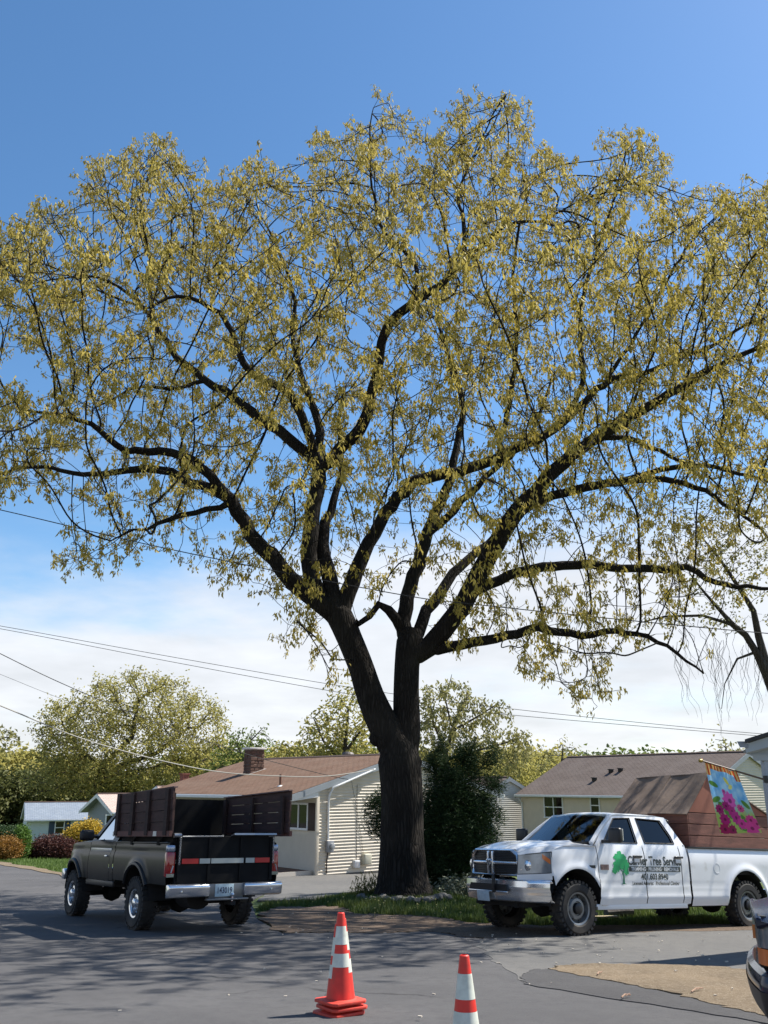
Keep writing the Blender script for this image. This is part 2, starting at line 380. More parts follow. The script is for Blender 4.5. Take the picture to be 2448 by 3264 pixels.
# wood chips littering the drive and road
P = MB()
for k in range(90):
    if k < 45: p = gpx(random.uniform(1450, 2440), random.uniform(2985, 3080))
    elif k < 72: p = gpx(random.uniform(200, 2448), random.uniform(2960, 3255))
    else: p = gpx(random.uniform(900, 1500), random.uniform(2900, 2985))
    s = random.uniform(.008, .020)
    P.box(p + Vector((0, 0, .03)), (s * random.uniform(1, 2.6), s, .01), Matrix.Rotation(random.uniform(0, 3), 3, 'Z'))
tag(P.build('wood_chips', mat('chip', (.50, .44, .36), .9, var=.3, vscale=8)), 'pale wood chips scattered over road and driveway', 'wood chips', kind='stuff')
# fallen twigs on the verge
for a, b, c, d in ((2205, 3172, 2240, 3160), (1982, 3190, 2010, 3182), (1905, 3115, 1918, 3108)):
    p = gpx(a, b); q = gpx(c, d); up = Vector((0, 0, .03))
    P = MB().tube([p + up, (p + q) / 2 + up + Vector((0, .03, .008)), q + up], .007, 5)
    m_ = (p + q) / 2 + up; P.tube([m_, m_ + Vector((.05, .06, .01))], .004, 4)
    tag(P.build('fallen_twig', mat('twig_wood', (.30, .19, .13), .9)), 'small broken brown twig lying at the edge of the sandy verge', 'twig', 'twigs fallen on the verge')
# ------------------------------------------------------------------ houses
def shingle(name, c1, c2, c3, rows=7.5):
    m = bpy.data.materials.new(name); m.use_nodes = True; t = m.node_tree; b = t.nodes['Principled BSDF']; L = t.links.new
    b.inputs['Roughness'].default_value = .92; b.inputs['Specular IOR Level'].default_value = .2
    co = t.nodes.new('ShaderNodeTexCoord')
    uv = t.nodes.new('ShaderNodeMapping'); L(co.outputs['UV'], uv.inputs[0])
    br = t.nodes.new('ShaderNodeTexBrick'); L(uv.outputs[0], br.inputs['Vector']); br.inputs['Scale'].default_value = 1.0
    br.inputs['Brick Width'].default_value = .32; br.inputs['Row Height'].default_value = 1 / rows; br.inputs['Mortar Size'].default_value = .012; br.inputs['Mortar Smooth'].default_value = .2; br.inputs['Bias'].default_value = 0
    br.inputs['Color1'].default_value = (*c1, 1); br.inputs['Color2'].default_value = (*c2, 1); br.inputs['Mortar'].default_value = (*[c * .45 for c in c1], 1)
    n = t.nodes.new('ShaderNodeTexNoise'); n.inputs['Scale'].default_value = 1.1; n.inputs['Detail'].default_value = 8; L(co.outputs['UV'], n.inputs['Vector'])
    r = t.nodes.new('ShaderNodeMapRange'); r.inputs[1].default_value = .4; r.inputs[2].default_value = .75; r.inputs[4].default_value = .7; L(n.outputs['Fac'], r.inputs[0])
    x = t.nodes.new('ShaderNodeMix'); x.data_type = 'RGBA'; L(r.outputs[0], x.inputs[0]); L(br.outputs['Color'], x.inputs[6]); x.inputs[7].default_value = (*c3, 1)
    L(x.outputs[2], b.inputs['Base Color'])
    bp = t.nodes.new('ShaderNodeBump'); bp.inputs['Strength'].default_value = .8; bp.inputs['Distance'].default_value = .02; bp.invert = True; L(br.outputs['Fac'], bp.inputs['Height']); L(bp.outputs[0], b.inputs['Normal'])
    return m
M_cream = mat('cream_vinyl', (.60, .535, .435), .55, var=.05, vscale=2, dirt=((.48, .44, .36), 3, .55, .85))
M_beige = mat('beige_vinyl', (.60, .52, .41), .6, var=.04, vscale=1.5)
M_grayv = mat('grey_vinyl', (.58, .56, .52), .55, var=.05, vscale=2)
M_white = mat('white_trim', (.72, .73, .74), .45, var=.04, vscale=4, dirt=((.5, .49, .46), 5, .58, .9))
M_bluegrey = mat('blue_grey_trim_shade', (.28, .31, .34), .5, var=.06, vscale=3)  # trim colour; on the soffit slabs it is their shade, painted in
M_pane = glass('window_pane', (.10, .11, .12), 1.6)
M_room = mat('dark_room', (.03, .03, .032), .9, var=.5, vscale=2)
M_rs_brown = shingle('brown_shingle', (.150, .088, .058), (.185, .110, .074), (.19, .128, .092))
M_rs_grey = shingle('umber_shingle', (.125, .098, .086), (.150, .118, .103), (.165, .135, .12))
M_rs_pale = shingle('pale_shingle', (.22, .26, .32), (.28, .32, .37), (.20, .23, .27))
M_rs_pink = shingle('pink_shingle', (.50, .38, .33), (.56, .44, .38), (.46, .36, .31))
M_shut_brown = mat('brown_shutter', (.035, .018, .015), .6)
M_shut_blue = mat('blue_shutter', (.03, .055, .095), .6)

class House:
    def __init__(s, name, label, C, yaw, wd, ln, pitch, zr, oe=.4, orr=.3, roof=None, trim=None):
        s.C = Vector(C); s.yaw = yaw; s.wd, s.ln, s.pitch, s.zr = wd, ln, pitch, zr
        s.root = thing(name, label, 'house', C, yaw)
        s.M = Matrix.Rotation(-yaw, 3, 'Z')
        h = wd / 2; ridge = zr + pitch * h; th = .14; nrm = math.hypot(1, pitch)
        s.ridge = ridge; trim = trim or M_white; s.trim = trim
        me = bpy.data.meshes.new('roof'); vs = []; fs = []; uvs = []
        y0, y1 = -orr, ln + orr
        for sg in (0, 1):
            X = (lambda x: x) if sg == 0 else (lambda x: wd - x)
            pts = [(X(-oe), y0, zr - pitch * oe), (X(-oe), y1, zr - pitch * oe), (X(h), y1, ridge), (X(h), y0, ridge)]
            n0 = len(vs); vs += pts + [(p[0], p[1], p[2] - th) for p in pts]
            fs += [(n0, n0 + 1, n0 + 2, n0 + 3)]; uvs += [(y0, 0), (y1, 0), (y1, (h + oe) * nrm), (y0, (h + oe) * nrm)]
        me.from_pydata(vs, [], fs); uvl = me.uv_layers.new(name='UVMap')
        for i, u in enumerate(uvs): uvl.data[i].uv = u
        bm = bmesh.new(); bm.from_mesh(me); bmesh.ops.recalc_face_normals(bm, faces=bm.faces)
        for f in bm.faces:
            if f.normal.z < 0: f.normal_flip()
        bm.to_mesh(me); bm.free(); me.materials.append(roof)
        s.roof = link('roof', me, s.root)
        # ridge cap, soffit slabs, fascia boards
        MB().prism([(h - .14, ridge - .02), (h, ridge + .035), (h + .14, ridge - .02)], y0, y1).build('ridge_cap', roof_cap, s.roof)
        for sg in (0, 1):
            X = (lambda x: x) if sg == 0 else (lambda x: wd - x)
            P = MB(); a = zr - pitch * oe
            P.add([(X(-oe), y0, a - .012), (X(h), y0, ridge - .012), (X(h), y1, ridge - .012), (X(-oe), y1, a - .012), (X(-oe), y0, a - th), (X(h), y0, ridge - th), (X(h), y1, ridge - th), (X(-oe), y1, a - th)],
                  [(0, 3, 2, 1), (4, 5, 6, 7), (0, 1, 5, 4), (2, 3, 7, 6), (0, 4, 7, 3)])
            P.build('roof_deck', M_bluegrey, s.roof)
            for yy in (y0 - .022, y1 + .003):
                MB().add([(X(-oe - .02), yy, a - .03), (X(h), yy, ridge - .03), (X(h), yy, ridge - .26), (X(-oe - .02), yy, a - .22), (X(-oe - .02), yy + .02, a - .03), (X(h), yy + .02, ridge - .03), (X(h), yy + .02, ridge - .26), (X(-oe - .02), yy + .02, a - .22)],
                         [(0, 1, 2, 3), (4, 7, 6, 5), (0, 4, 5, 1), (3, 2, 6, 7), (0, 3, 7, 4), (1, 5, 6, 2)]).build('rake_board', trim, s.roof)
            gx = X(-oe - .06); MB().box((gx, (y0 + y1) / 2, a - .07), (.11, y1 - y0, .11)).build('gutter', M_white, s.roof, bevel=.015)
        # solid wall core just behind the siding
        top = zr - .16
        core = [(0.02, -.3), (wd - .02, -.3), (wd - .02, top), (h, top + pitch * h), (0.02, top)]
        s.core = core
        s.top = top
    def walls(s, m_core, openings=()):
        s.wall = MB().prism(s.core, .02, s.ln - .02).build('wall', m_core, s.root)
        return s.wall
    def gable_lap(s, m, ex, t, z0, each=True, xs=(0.0, None), y=0.0):
        wd = s.wd; h = wd / 2; z = z0; P = MB(); zt = s.top + s.pitch * h
        def sp(z):
            if z <= s.top: return xs[0], xs[1] or wd
            d = (z - s.top) / s.pitch; return max(xs[0], d), min(xs[1] or wd, wd - d)
        i = 0
        while z < zt - .03:
            z1 = min(z + ex + .012, zt); a, b = sp(z); c, d = sp(z1)
            if d < c: c = d = (c + d) / 2
            Q = P if not each else MB()
            zs = [z, z + ex * .16, z + ex * .42, z1]; os = [t, t, .003, .002]; n0 = len(Q.v)
            for zq, oq in zip(zs, os):
                f = (zq - z) / (z1 - z); l_, r_ = a + (c - a) * f, b + (d - b) * f
                Q.v += [(l_, y - oq, zq), (r_, y - oq, zq)]
            Q.v += [(a, y + .02, z), (b, y + .02, z), (c, y + .02, z1), (d, y + .02, z1)]
            Q.f += [tuple(n0 + i for i in q) for q in ((0, 1, 3, 2), (2, 3, 5, 4), (4, 5, 7, 6), (8, 9, 1, 0), (6, 7, 11, 10), (8, 10, 11, 9), (0, 2, 4, 6, 10, 8), (1, 9, 11, 7, 5, 3))]
            if each: Q.build('siding_board', m, s.wall)
            z += ex; i += 1
        if not each: tag(P.build('lap_siding', m, s.wall), kind='stuff')
    def eave_lap(s, m, ex, t, z0, side=0, each=False, holes=()):
        P = MB(); z = z0; sg = -1 if side == 0 else 1; X0 = 0 if side == 0 else s.wd
        while z < s.top - .02:
            z1 = min(z + ex + .01, s.top); segs = [(0, s.ln)]
            for (ya, yb, za, zb) in holes:
                if z1 > za and z < zb:
                    n = []
                    for (p, q) in segs:
                        if yb <= p or ya >= q: n.append((p, q)); continue
                        if ya > p: n.append((p, ya))
                        if yb < q: n.append((yb, q))
                    segs = n
            for (p, q) in segs:
                Q = MB() if each else P
                Q.add([(X0 - sg * .02, p, z), (X0 - sg * .02, q, z), (X0 + sg * t, q, z), (X0 + sg * t, p, z), (X0 - sg * .02, p, z1), (X0 - sg * .02, q, z1), (X0 + sg * .002, q, z1), (X0 + sg * .002, p, z1)],
                      [(0, 3, 2, 1), (3, 7, 6, 2), (4, 5, 6, 7), (0, 4, 7, 3), (1, 2, 6, 5), (0, 1, 5, 4)])
                if each: Q.build('siding_board', m, s.wall)
            z += ex
        if not each: tag(P.build('lap_siding', m, s.wall), kind='stuff')
    def gl(s, px, py, y=0.0):                 # local (x, z) where a photo pixel meets the gable plane
        o = s.M @ (Vector((0, 0, EYE)) - s.C); d = s.M @ ray(px, py); t = (y - o.y) / d.y; p = o + d * t; return p.x, p.z
    def el(s, px, py, x=0.0):
        o = s.M @ (Vector((0, 0, EYE)) - s.C); d = s.M @ ray(px, py); t = (x - o.x) / d.x; p = o + d * t; return p.y, p.z
    def window(s, face, a0, a1, z0, z1, mullion=0, rail=True, shutter=None, sw=.35, both=True, curtain=False):
        # face: 'e' eave wall x=0, 'E' wall x=wd, 'g' gable y=0
        def pt(a, o, z): return {'e': (-o, a, z), 'E': (s.wd + o, a, z), 'g': (a, -o, z)}[face]
        def bx(P, a, b, za, zb, o0, o1):
            p = [Vector(pt(x, o, z)) for x in (a, b) for o in (o0, o1) for z in (za, zb)]
            return P.add(p, [(0, 1, 3, 2), (4, 6, 7, 5), (0, 4, 5, 1), (2, 3, 7, 6), (0, 2, 6, 4), (1, 5, 7, 3)])
        w = bx(MB(), a0, a1, z0, z1, -.015, .0).build('window', M_room, s.root)
        f = .07; F = MB()
        for (a, b, za, zb) in ((a0 - f, a0, z0 - f, z1 + f), (a1, a1 + f, z0 - f, z1 + f), (a0, a1, z1, z1 + f)): bx(F, a, b, za, zb, .002, .05)
        F.build('frame', M_white, w); bx(MB(), a0 - f - .02, a1 + f + .02, z0 - f, z0, .002, .075).build('sill', M_white, w)
        cols = [a0] + [a0 + (a1 - a0) * (k + 1) / (mullion + 1) for k in range(mullion)] + [a1]
        for k in range(mullion): bx(MB(), cols[k + 1] - .03, cols[k + 1] + .03, z0, z1, .003, .045).build('mullion', M_white, w)
        zm = (z0 + z1) / 2
        for k in range(len(cols) - 1):
            ca, cb = cols[k] + (.03 if k else 0), cols[k + 1] - (.03 if k < len(cols) - 2 else 0)
            if rail: bx(MB(), ca, cb, zm - .025, zm + .025, .004, .04).build('rail', M_white, w)
            for (za, zb) in (((z0, zm - .025), (zm + .025, z1)) if rail else ((z0, z1),)):
                bx(MB(), ca, cb, za, zb, .012, .018).build('pane', M_pane, w)
        if curtain: bx(MB(), a0, a1, zm, z1, .001, .006).build('blind', mat('blind', (.45, .45, .42), .8), w)
        if shutter:
            for (a, b) in (((a0 - f - sw, a0 - f), (a1 + f, a1 + f + sw)) if both else ((a0 - f - sw, a0 - f),)):
                sh = bx(MB(), a + .01, b - .01, z0 - f, z1 + f, .0, .05).build('shutter', shutter, s.root, bevel=.008)
        return w
roof_cap = mat('ridge_cap', (.055, .030, .022), .9)

# --- the cream house with brown roof
C0 = at(1003, 2792, 32.0)
H = House('house', 'cream vinyl sided ranch house with brown shingle roof and stone chimney', C0, R(40), 8.0, 10.8, .28, 2.9, oe=1.2, orr=.10, roof=M_rs_brown, trim=M_bluegrey)
H.walls(M_cream)
H.gable_lap(M_cream, .104, .020, .02, each=True)
H.root.location.z -= 0
ya, za = H.el(980, 2640); yb, zb = H.el(927, 2564)
H.eave_lap(mat('cream_shade', (.56, .50, .41), .6, var=.05, vscale=2), .104, .009, .0, 0, True, holes=[(ya - .05, yb + 1.2, za - .12, zb + .12)])  # darker cream copy: the shade on this wall is put into its colour
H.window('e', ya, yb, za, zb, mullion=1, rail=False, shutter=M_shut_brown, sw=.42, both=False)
H.window('e', yb + .18, yb + .75, za, zb, rail=False)
MB().box((.03, -.03, 1.32), (.13, .09, 2.75)).build('corner_post', M_cream, H.root, bevel=.01)
MB().box((4.0, .01, -.14), (8.0, .1, .32)).build('foundation', mat('foundation', (.10, .095, .09), .9, var=.2), H.root)
# boxed eave return at the corner
MB().add([(-1.2, -.085, 2.36), (.02, -.085, 2.50), (.02, -.085, 2.66), (-1.2, -.085, 2.42), (-1.2, .5, 2.36), (.02, .5, 2.50), (.02, .5, 2.66), (-1.2, .5, 2.42)], [(0, 1, 2, 3), (4, 7, 6, 5), (0, 4, 5, 1), (3, 2, 6, 7), (0, 3, 7, 4), (1, 5, 6, 2)]).build('eave_return', M_white, H.root)
# chimney of squared stones
ch = MB().box((1.87, 7.05, 3.74), (.66, .46, 1.16)).build('chimney', mat('chimney_mortar', (.16, .13, .11), .95), H.root)
M_stone = mat('chimney_stone', (.12, .068, .05), .9, var=.35, vscale=4, bump=.5, bscale=14)
sm = [MB().box((0, 0, 0), (w - .016, .05, .118)).mesh('stone', M_stone, bevel=.014, seg=1) for w in (.17, .21, .27, .32)]
for face in range(4):
    L_ = (.66, .46, .66, .46)[face]; nrow = 8
    for r_ in range(nrow):
        z = 3.17 + .07 + r_ * .136; a = -L_ / 2
        while a < L_ / 2 - .05:
            k = random.randrange(4); w = (.17, .21, .27, .32)[k]
            if a + w > L_ / 2 + .05: k = 0; w = .17
            o = link('stone', sm[k], ch); c = min(a + w / 2, L_ / 2 - w / 2 + .02); d = random.uniform(.01, .035)
            o.location = {0: (1.87 + c, 7.05 - .23 - d + .02, z), 1: (1.87 - .33 - d + .02, 7.05 + c, z), 2: (1.87 + c, 7.05 + .23 + d - .02, z), 3: (1.87 + .33 + d - .02, 7.05 + c, z)}[face]
            o.rotation_euler.z = (0, math.pi / 2, 0, math.pi / 2)[face]; a += w
MB().box((1.87, 7.05, 4.34), (.82, .62, .08)).build('cap', mat('concrete_cap', (.62, .60, .58), .8, var=.1), ch, bevel=.012)
MB().box((1.87, 7.05, 3.40), (.86, .68, .05), Matrix.Rotation(-math.atan(.28), 3, 'Y')).build('flashing', mat('flashing', (.42, .40, .38), .6), ch)
P = MB().tube([(-.15, 2.0, 2.80), (-.15, 2.0, 3.26)], .045, 10); P.build('vent_pipe', mat('rusty_pipe', (.17, .08, .05), .7), H.roof)
MB().lathe([(.12, 2.83), (.08, 2.86), (.05, 2.88)], 12, c=(-.15, 2.0, .01)).build('pipe_boot', M_white, H.roof)
MB().lathe([(.26, 3.92), (.26, 4.10), (.20, 4.18), (.05, 4.20)], 14, c=(4.6, 4.2, 0)).build('roof_vent', mat('vent_metal', (.10, .085, .075), .6), H.roof)
# service conduit, meter and boxes on the gable wall
x0, z0 = H.gl(1187, 2452); x1, z1 = H.gl(1062, 2503); x2, z2 = H.gl(1045, 2525); x3, z3 = H.gl(1043, 2680)
MB().tube([(x0, -.17, z0), (x1 + .12, -.17, z1 - .0), (x1 - .10, -.15, z1 - .07), (x2, -.10, z2 - .10), (x2, -.05, z2 - .35), (x3, -.05, z3 + .02)], .036, 10).build('service_conduit', M_white, H.root, smooth=True)
mx0, mz0 = H.gl(1036, 2717); mx1, mz1 = H.gl(1057, 2679)
mtr = MB().box(((mx0 + mx1) / 2, -.075, (mz0 + mz1) / 2), (mx1 - mx0, .13, mz1 - mz0)).build('meter_box', mat('meter_grey', (.23, .24, .26), .5), H.root, bevel=.012)
MB().lathe([(.085, -.13), (.085, -.20), (.075, -.235), (.03, -.24)], 18, 'y', c=((mx0 + mx1) / 2 + .04, 0, (mz0 + mz1) / 2 + .02)).build('meter_dial', mat('meter_glass', (.35, .36, .38), .12, coat=.5), mtr, smooth=True)
MB().tube([((mx0 + mx1) / 2 - .05, -.05, mz0 + .02), ((mx0 + mx1) / 2 - .09, -.04, mz0 - .35), ((mx0 + mx1) / 2 - .07, -.03, .05)], .02, 6).build('ground_conduit', M_shut_brown, H.root)
bx0, bz0 = H.gl(1124, 2766); bx1, bz1 = H.gl(1140, 2741)
b1 = MB().box(((bx0 + bx1) / 2, -.07, (bz0 + bz1) / 2), (bx1 - bx0, .13, bz1 - bz0)).build('phone_box', M_white, H.root, bevel=.012)
MB().box(((bx0 + bx1) / 2, -.138, (bz0 + bz1) / 2), ((bx1 - bx0) * .6, .01, (bz1 - bz0) * .6)).build('lid', mat('box_lid', (.4, .4, .42), .5), b1)
cx0, cz0 = H.gl(1151, 2755); cx1, cz1 = H.gl(1174, 2720)
MB().box(((cx0 + cx1) / 2, -.11, (cz0 + cz1) / 2), (cx1 - cx0, .2, cz1 - cz0)).build('cable_box', mat('cable_box', (.50, .48, .38), .5), H.root, bevel=.03, seg=3)
wx, wz = H.gl(1137, 2500)
MB().tube([(wx, -.03, wz), (wx + .01, -.022, bz1)], .007, 5).build('phone_wire', mat('black_wire', (.01, .01, .01), .6), H.root)
MB().tube([(wx - .25, -.02, wz + .12), (wx - .1, -.03, wz - .5), (wx + .12, -.03, wz - 1.4), (wx + .3, -.03, cz1)], .005, 5).build('loose_wire', MATS['black_wire'], H.root)
# low deck along the front of the house
dk = thing('deck', 'low brown plank deck with pale edge along the cream house', 'deck', C0, R(40))
for k in range(9):
    MB().box((-1.95 + k * .218, 3.6, .14 + (k % 3) * .002), (.205, 6.9, .035)).build('plank', mat('deck_wood', (.17, .085, .055), .8, var=.25, vscale=5), dk, bevel=.004, seg=1)
MB().box((-2.09, 3.6, .08), (.03, 6.9, .17)).build('edge_board', mat('deck_edge', (.55, .50, .44), .7), dk)
MB().box((-1.0, .12, .08), (2.1, .03, .17)).build('edge_board', MATS['deck_edge'], dk)
for k in range(4):
    for xx in (-1.9, -.2): MB().box((xx, .4 + k * 2.1, -.15), (.09, .09, .52)).build('post', MATS['deck_wood'], dk)

# --- beige house with umber roof behind the white truck
PK = at(2380, 2394, 46.5); gd = Vector((math.cos(R(36)), math.sin(R(36)), 0))
base_r = -2.3; CR = Vector((PK.x, PK.y, 0)) - gd * 4.2; CR.z = base_r
pr = .47; zr = PK.z - base_r - pr * 4.2
HR = House('house', 'beige house with wide umber shingle roof behind the white truck', CR, R(36), 8.4, 11.9, pr, zr, oe=.35, orr=.12, roof=M_rs_grey, trim=M_bluegrey)
HR.walls(M_beige); HR.gable_lap(M_cream, .118, .015, .0, each=False)
HR.eave_lap(mat('beige_lap', (.60, .52, .41), .6, var=.04), .11, .008, .0, 0, False)
a0, za = HR.el(1795, 2605); a1, zb = HR.el(1736, 2541)
HR.window('e', min(a0, a1), max(a0, a1), za, zb, mullion=1, curtain=False)
a0, za = HR.el(1912, 2592); a1, zb = HR.el(1884, 2543)
HR.window('e', min(a0, a1), max(a0, a1), za, zb, rail=True)
a0, za = HR.el(2010, 2592); a1, zb = HR.el(1986, 2543)
HR.window('e', min(a0, a1), max(a0, a1), za, zb, rail=True)
aL = HR.ln - .1
MB().tube([(-.28, aL, HR.zr - .4), (-.05, aL, HR.zr - .62), (-.05, aL, .1)], .045, 8).build('downspout', M_white, HR.root)
for (px, py) in ((1948, 2462), (1978, 2459), (1895, 2489)):
    o = HR.M @ (Vector((0, 0, EYE)) - HR.C); d = HR.M @ ray(px, py)
    t = (HR.zr + pr * o.x - o.z) / (d.z - pr * d.x); p = o + d * t
    MB().box((p.x, p.y, p.z + .07), (.2, .2, .16)).box((p.x - .02, p.y, p.z + .16), (.26, .26, .04)).build('roof_vent', mat('roof_vent_black', (.012, .012, .013), .6), HR.roof, bevel=.01)
MB().box((3.5, -.02, 1.2), (1.0, .03, 2.1)).build('door', mat('dark_opening', (.015, .013, .012), .8), HR.root)

# --- small grey sided wing beside it
CL = at(1573, 2700, 53.5); CL.z = -2.35
ap = at(1615, 2480, 54.3); lf = at(1573, 2517, 53.5)
hw = 1.35; pg = .46; zg = lf.z - CL.z + .1
HG = House('garage', 'small grey sided gable garage between dark juniper and beige house', CL, R(36), 2 * hw, 6.0, pg, zg, oe=.12, orr=.10, roof=M_rs_grey, trim=M_bluegrey)
HG.walls(M_grayv); HG.gable_lap(M_grayv, .108, .014, .0, each=False)
a0, za = HG.gl(1677, 2648); a1, zb = HG.gl(1690, 2594)
HG.window('g', a0, a1 + .3, za, zb)
HG.root['category'] = 'garage'

# --- pale blue white cottage far left
c = at(78, 2700, 70); wdl = 5.0; ax = Vector((math.cos(R(-66)), math.sin(R(-66)), 0))
CW = Vector((c.x, c.y, 0)) - ax * wdl; CW.z = -3.15
e_z = at(74, 2612, 70).z - CW.z; rz = at(72, 2556, 72).z - CW.z
HW = House('house', 'pale blue cottage with light grey roof and navy shutters', CW, R(-66), wdl, 6.9, (rz - e_z) / (wdl / 2 + .3), e_z + .12, oe=.3, orr=.2, roof=M_rs_pale, trim=M_white)
M_pb = mat('pale_blue_siding', (.50, .57, .58), .6, var=.03)
HW.walls(M_pb); HW.eave_lap(M_pb, .13, .010, .0, 1, False); HW.gable_lap(M_pb, .13, .01, 0, each=False)
def wallE(h, px, py):
    o = h.M @ (Vector((0, 0, EYE)) - h.C); d = h.M @ ray(px, py); t = (h.wd - o.x) / d.x; p = o + d * t; return p.y, p.z
a0, za = wallE(HW, 175, 2657); a1, zb = wallE(HW, 204, 2619)
HW.window('E', a0, a1, za, zb, shutter=M_shut_blue, sw=.42)
# --- pink roofed house behind the grey pickup
c = at(322, 2640, 62); wdp = 4.6; ax = Vector((math.cos(R(-50)), math.sin(R(-50)), 0))
CPk = Vector((c.x, c.y, 0)) - ax * wdp * .5; CPk.z = -2.75
rz = at(318, 2529, 62).z - CPk.z
HP = House('house', 'pink roofed house with grey gable behind the grey pickup', CPk, R(-50), wdp, 9.0, .42, rz - .42 * wdp / 2, oe=.35, orr=.5, roof=M_rs_pink, trim=M_white)
HP.walls(M_bluegrey); HP.gable_lap(mat('grey_blue_siding', (.24, .27, .29), .6), .13, .01, 0, each=False)
HP.eave_lap(MATS['grey_blue_siding'], .13, .01, 0, 1, False)
a0, za = wallE(HP, 335, 2650); a1, zb = wallE(HP, 345, 2600); HP.window('E', a0, a1 + .4, za, zb)
c = at(500, 2640, 70); CPq = Vector((c.x, c.y, 0)) - ax * 3.0; CPq.z = -2.95
rz = at(520, 2505, 70).z - CPq.z
HQ = House('house', 'taller pink roofed house with thin brick chimney behind the grey pickup', CPq, R(-50), 6.4, 9.0, .36, rz - .36 * 3.2, oe=.35, orr=.4, roof=M_rs_pink, trim=M_white)
HQ.walls(MATS['grey_blue_siding'])
pc = HQ.M @ (at(587, 2500, 69) - HQ.C)
cq = MB().box((pc.x, pc.y, pc.z - .35), (.5, .5, 2.2)).build('chimney', mat('red_brick', (.17, .06, .045), .9, var=.3, vscale=8, bump=.5, bscale=30), HQ.root)
MB().box((pc.x, pc.y, pc.z + .74), (.62, .62, .1)).build('cap', MATS['red_brick'], cq)

# --- shaded white porch corner at the right with flag
ph = thing('porch', 'white porch corner coloured grey for shade with gable roof and flag bracket', 'porch', tuple(at(2432, 2600, 13.3).xy) + (g(5.6, 13.3),))
Mi = ph.location.copy()
def pl(px, py, Y): return at(px, py, Y) - Mi
M_pg = mat('porch_shaded_white', (.34, .37, .40), .55, var=.05, vscale=3)  # white porch; its shade is put into this grey blue colour
Y0, Y1 = 13.2, 16.8
def wedge(P, px, ya, yb):
    a = [pl(x, y, 13.2) for x, y in px]; n = len(a)
    vs = [Vector((p.x, ya - Mi.y, p.z)) for p in a] + [Vector((p.x + (yb - ya) * 1.25, yb - Mi.y, p.z)) for p in a]
    return P.add(vs, [tuple(range(n)), tuple(range(2 * n - 1, n - 1, -1))] + [(i, i + n, (i + 1) % n + n, (i + 1) % n) for i in range(n)])
wedge(MB(), [(2361, 2358), (2640, 2270), (2640, 2282), (2361, 2369)], 13.05, 16.5).build('roof', mat('porch_shingle', (.05, .048, .05), .9, var=.3), ph)
wedge(MB(), [(2364, 2370), (2640, 2284), (2640, 2330), (2372, 2400)], 13.12, 13.24).build('fascia', M_pg, ph)
wedge(MB(), [(2374, 2392), (2640, 2320), (2640, 2420), (2436, 2420), (2405, 2408), (2380, 2398)], 13.3, 13.42).build('gable_panel', M_pg, ph)
wedge(MB(), [(2340, 2364), (2372, 2364), (2374, 2384), (2350, 2383)], 13.1, 16.4).build('gutter', mat('gutter_grey', (.22, .235, .27), .5), ph)
wedge(MB(), [(2404, 2404), (2640, 2404), (2640, 2424), (2410, 2424)], 13.28, 13.46).build('beam', M_pg, ph)
p1 = pl(2424, 2425, 13.36); zb_ = g(5.6, 13.3) - Mi.z
MB().box((p1.x + .10, 13.37 - Mi.y, (p1.z + zb_ - .05) / 2), (.15, .14, p1.z - zb_ + .05)).build('post', M_pg, ph, bevel=.01)
MB().box((p1.x + .10, 13.37 - Mi.y, zb_ + .12), (.22, .2, .24)).build('post_base', M_pg, ph, bevel=.01)
p2 = pl(2640, 2420, 13.3)
MB().box((p1.x + .015, 13.29 - Mi.y, pl(2432, 2484, 13.3).z), (.05, .05, .10)).build('flag_bracket', mat('iron', (.02, .02, .02), .5), ph)
# flag pole and house flag
A = at(2236, 2425, 13.05); B = at(2434, 2484, 13.26)
fl = thing('house_flag', 'blue house flag with pink flowers hanging from angled pole', 'flag', tuple(B))
MB().tube([A - B, Vector((0, 0, 0))], .013, 10).build('pole', mat('pole_wood', (.10, .055, .03), .45), fl, smooth=True)
MB().lathe([(.013, -.01), (.024, 0), (.026, .03), (.012, .05)], 10, 'x', c=(A - B) - Vector((.03, 0, 0))).build('finial', mat('brass', (.35, .24, .06), .35, metal=.8), fl, smooth=True)
TL, TR, BR, BL = (at(2246, 2430, 13.05) - B, at(2347, 2461, 13.16) - B, at(2425, 2654, 13.22) - B, at(2299, 2658, 12.95) - B)
def cloth(u, v):
    p = TL.lerp(TR, u).lerp(BL.lerp(BR, u), v)
    p = p + Vector((0, .035 * math.sin(u * 9 + v * 2.5) * (.2 + v) + .02 * math.sin(u * 17 + v * 5) * (1 - v), .006 * math.sin(u * 14) * (1 - v)))
    return p
me = MB().grid(cloth, 28, 36).mesh('cloth', None, smooth=True)
me.materials.clear()
uvl = me.uv_layers.new(name='UVMap')
for l in me.loops:
    i = l.vertex_index; uvl.data[l.index].uv = ((i % 29) / 28, (i // 29) / 36)
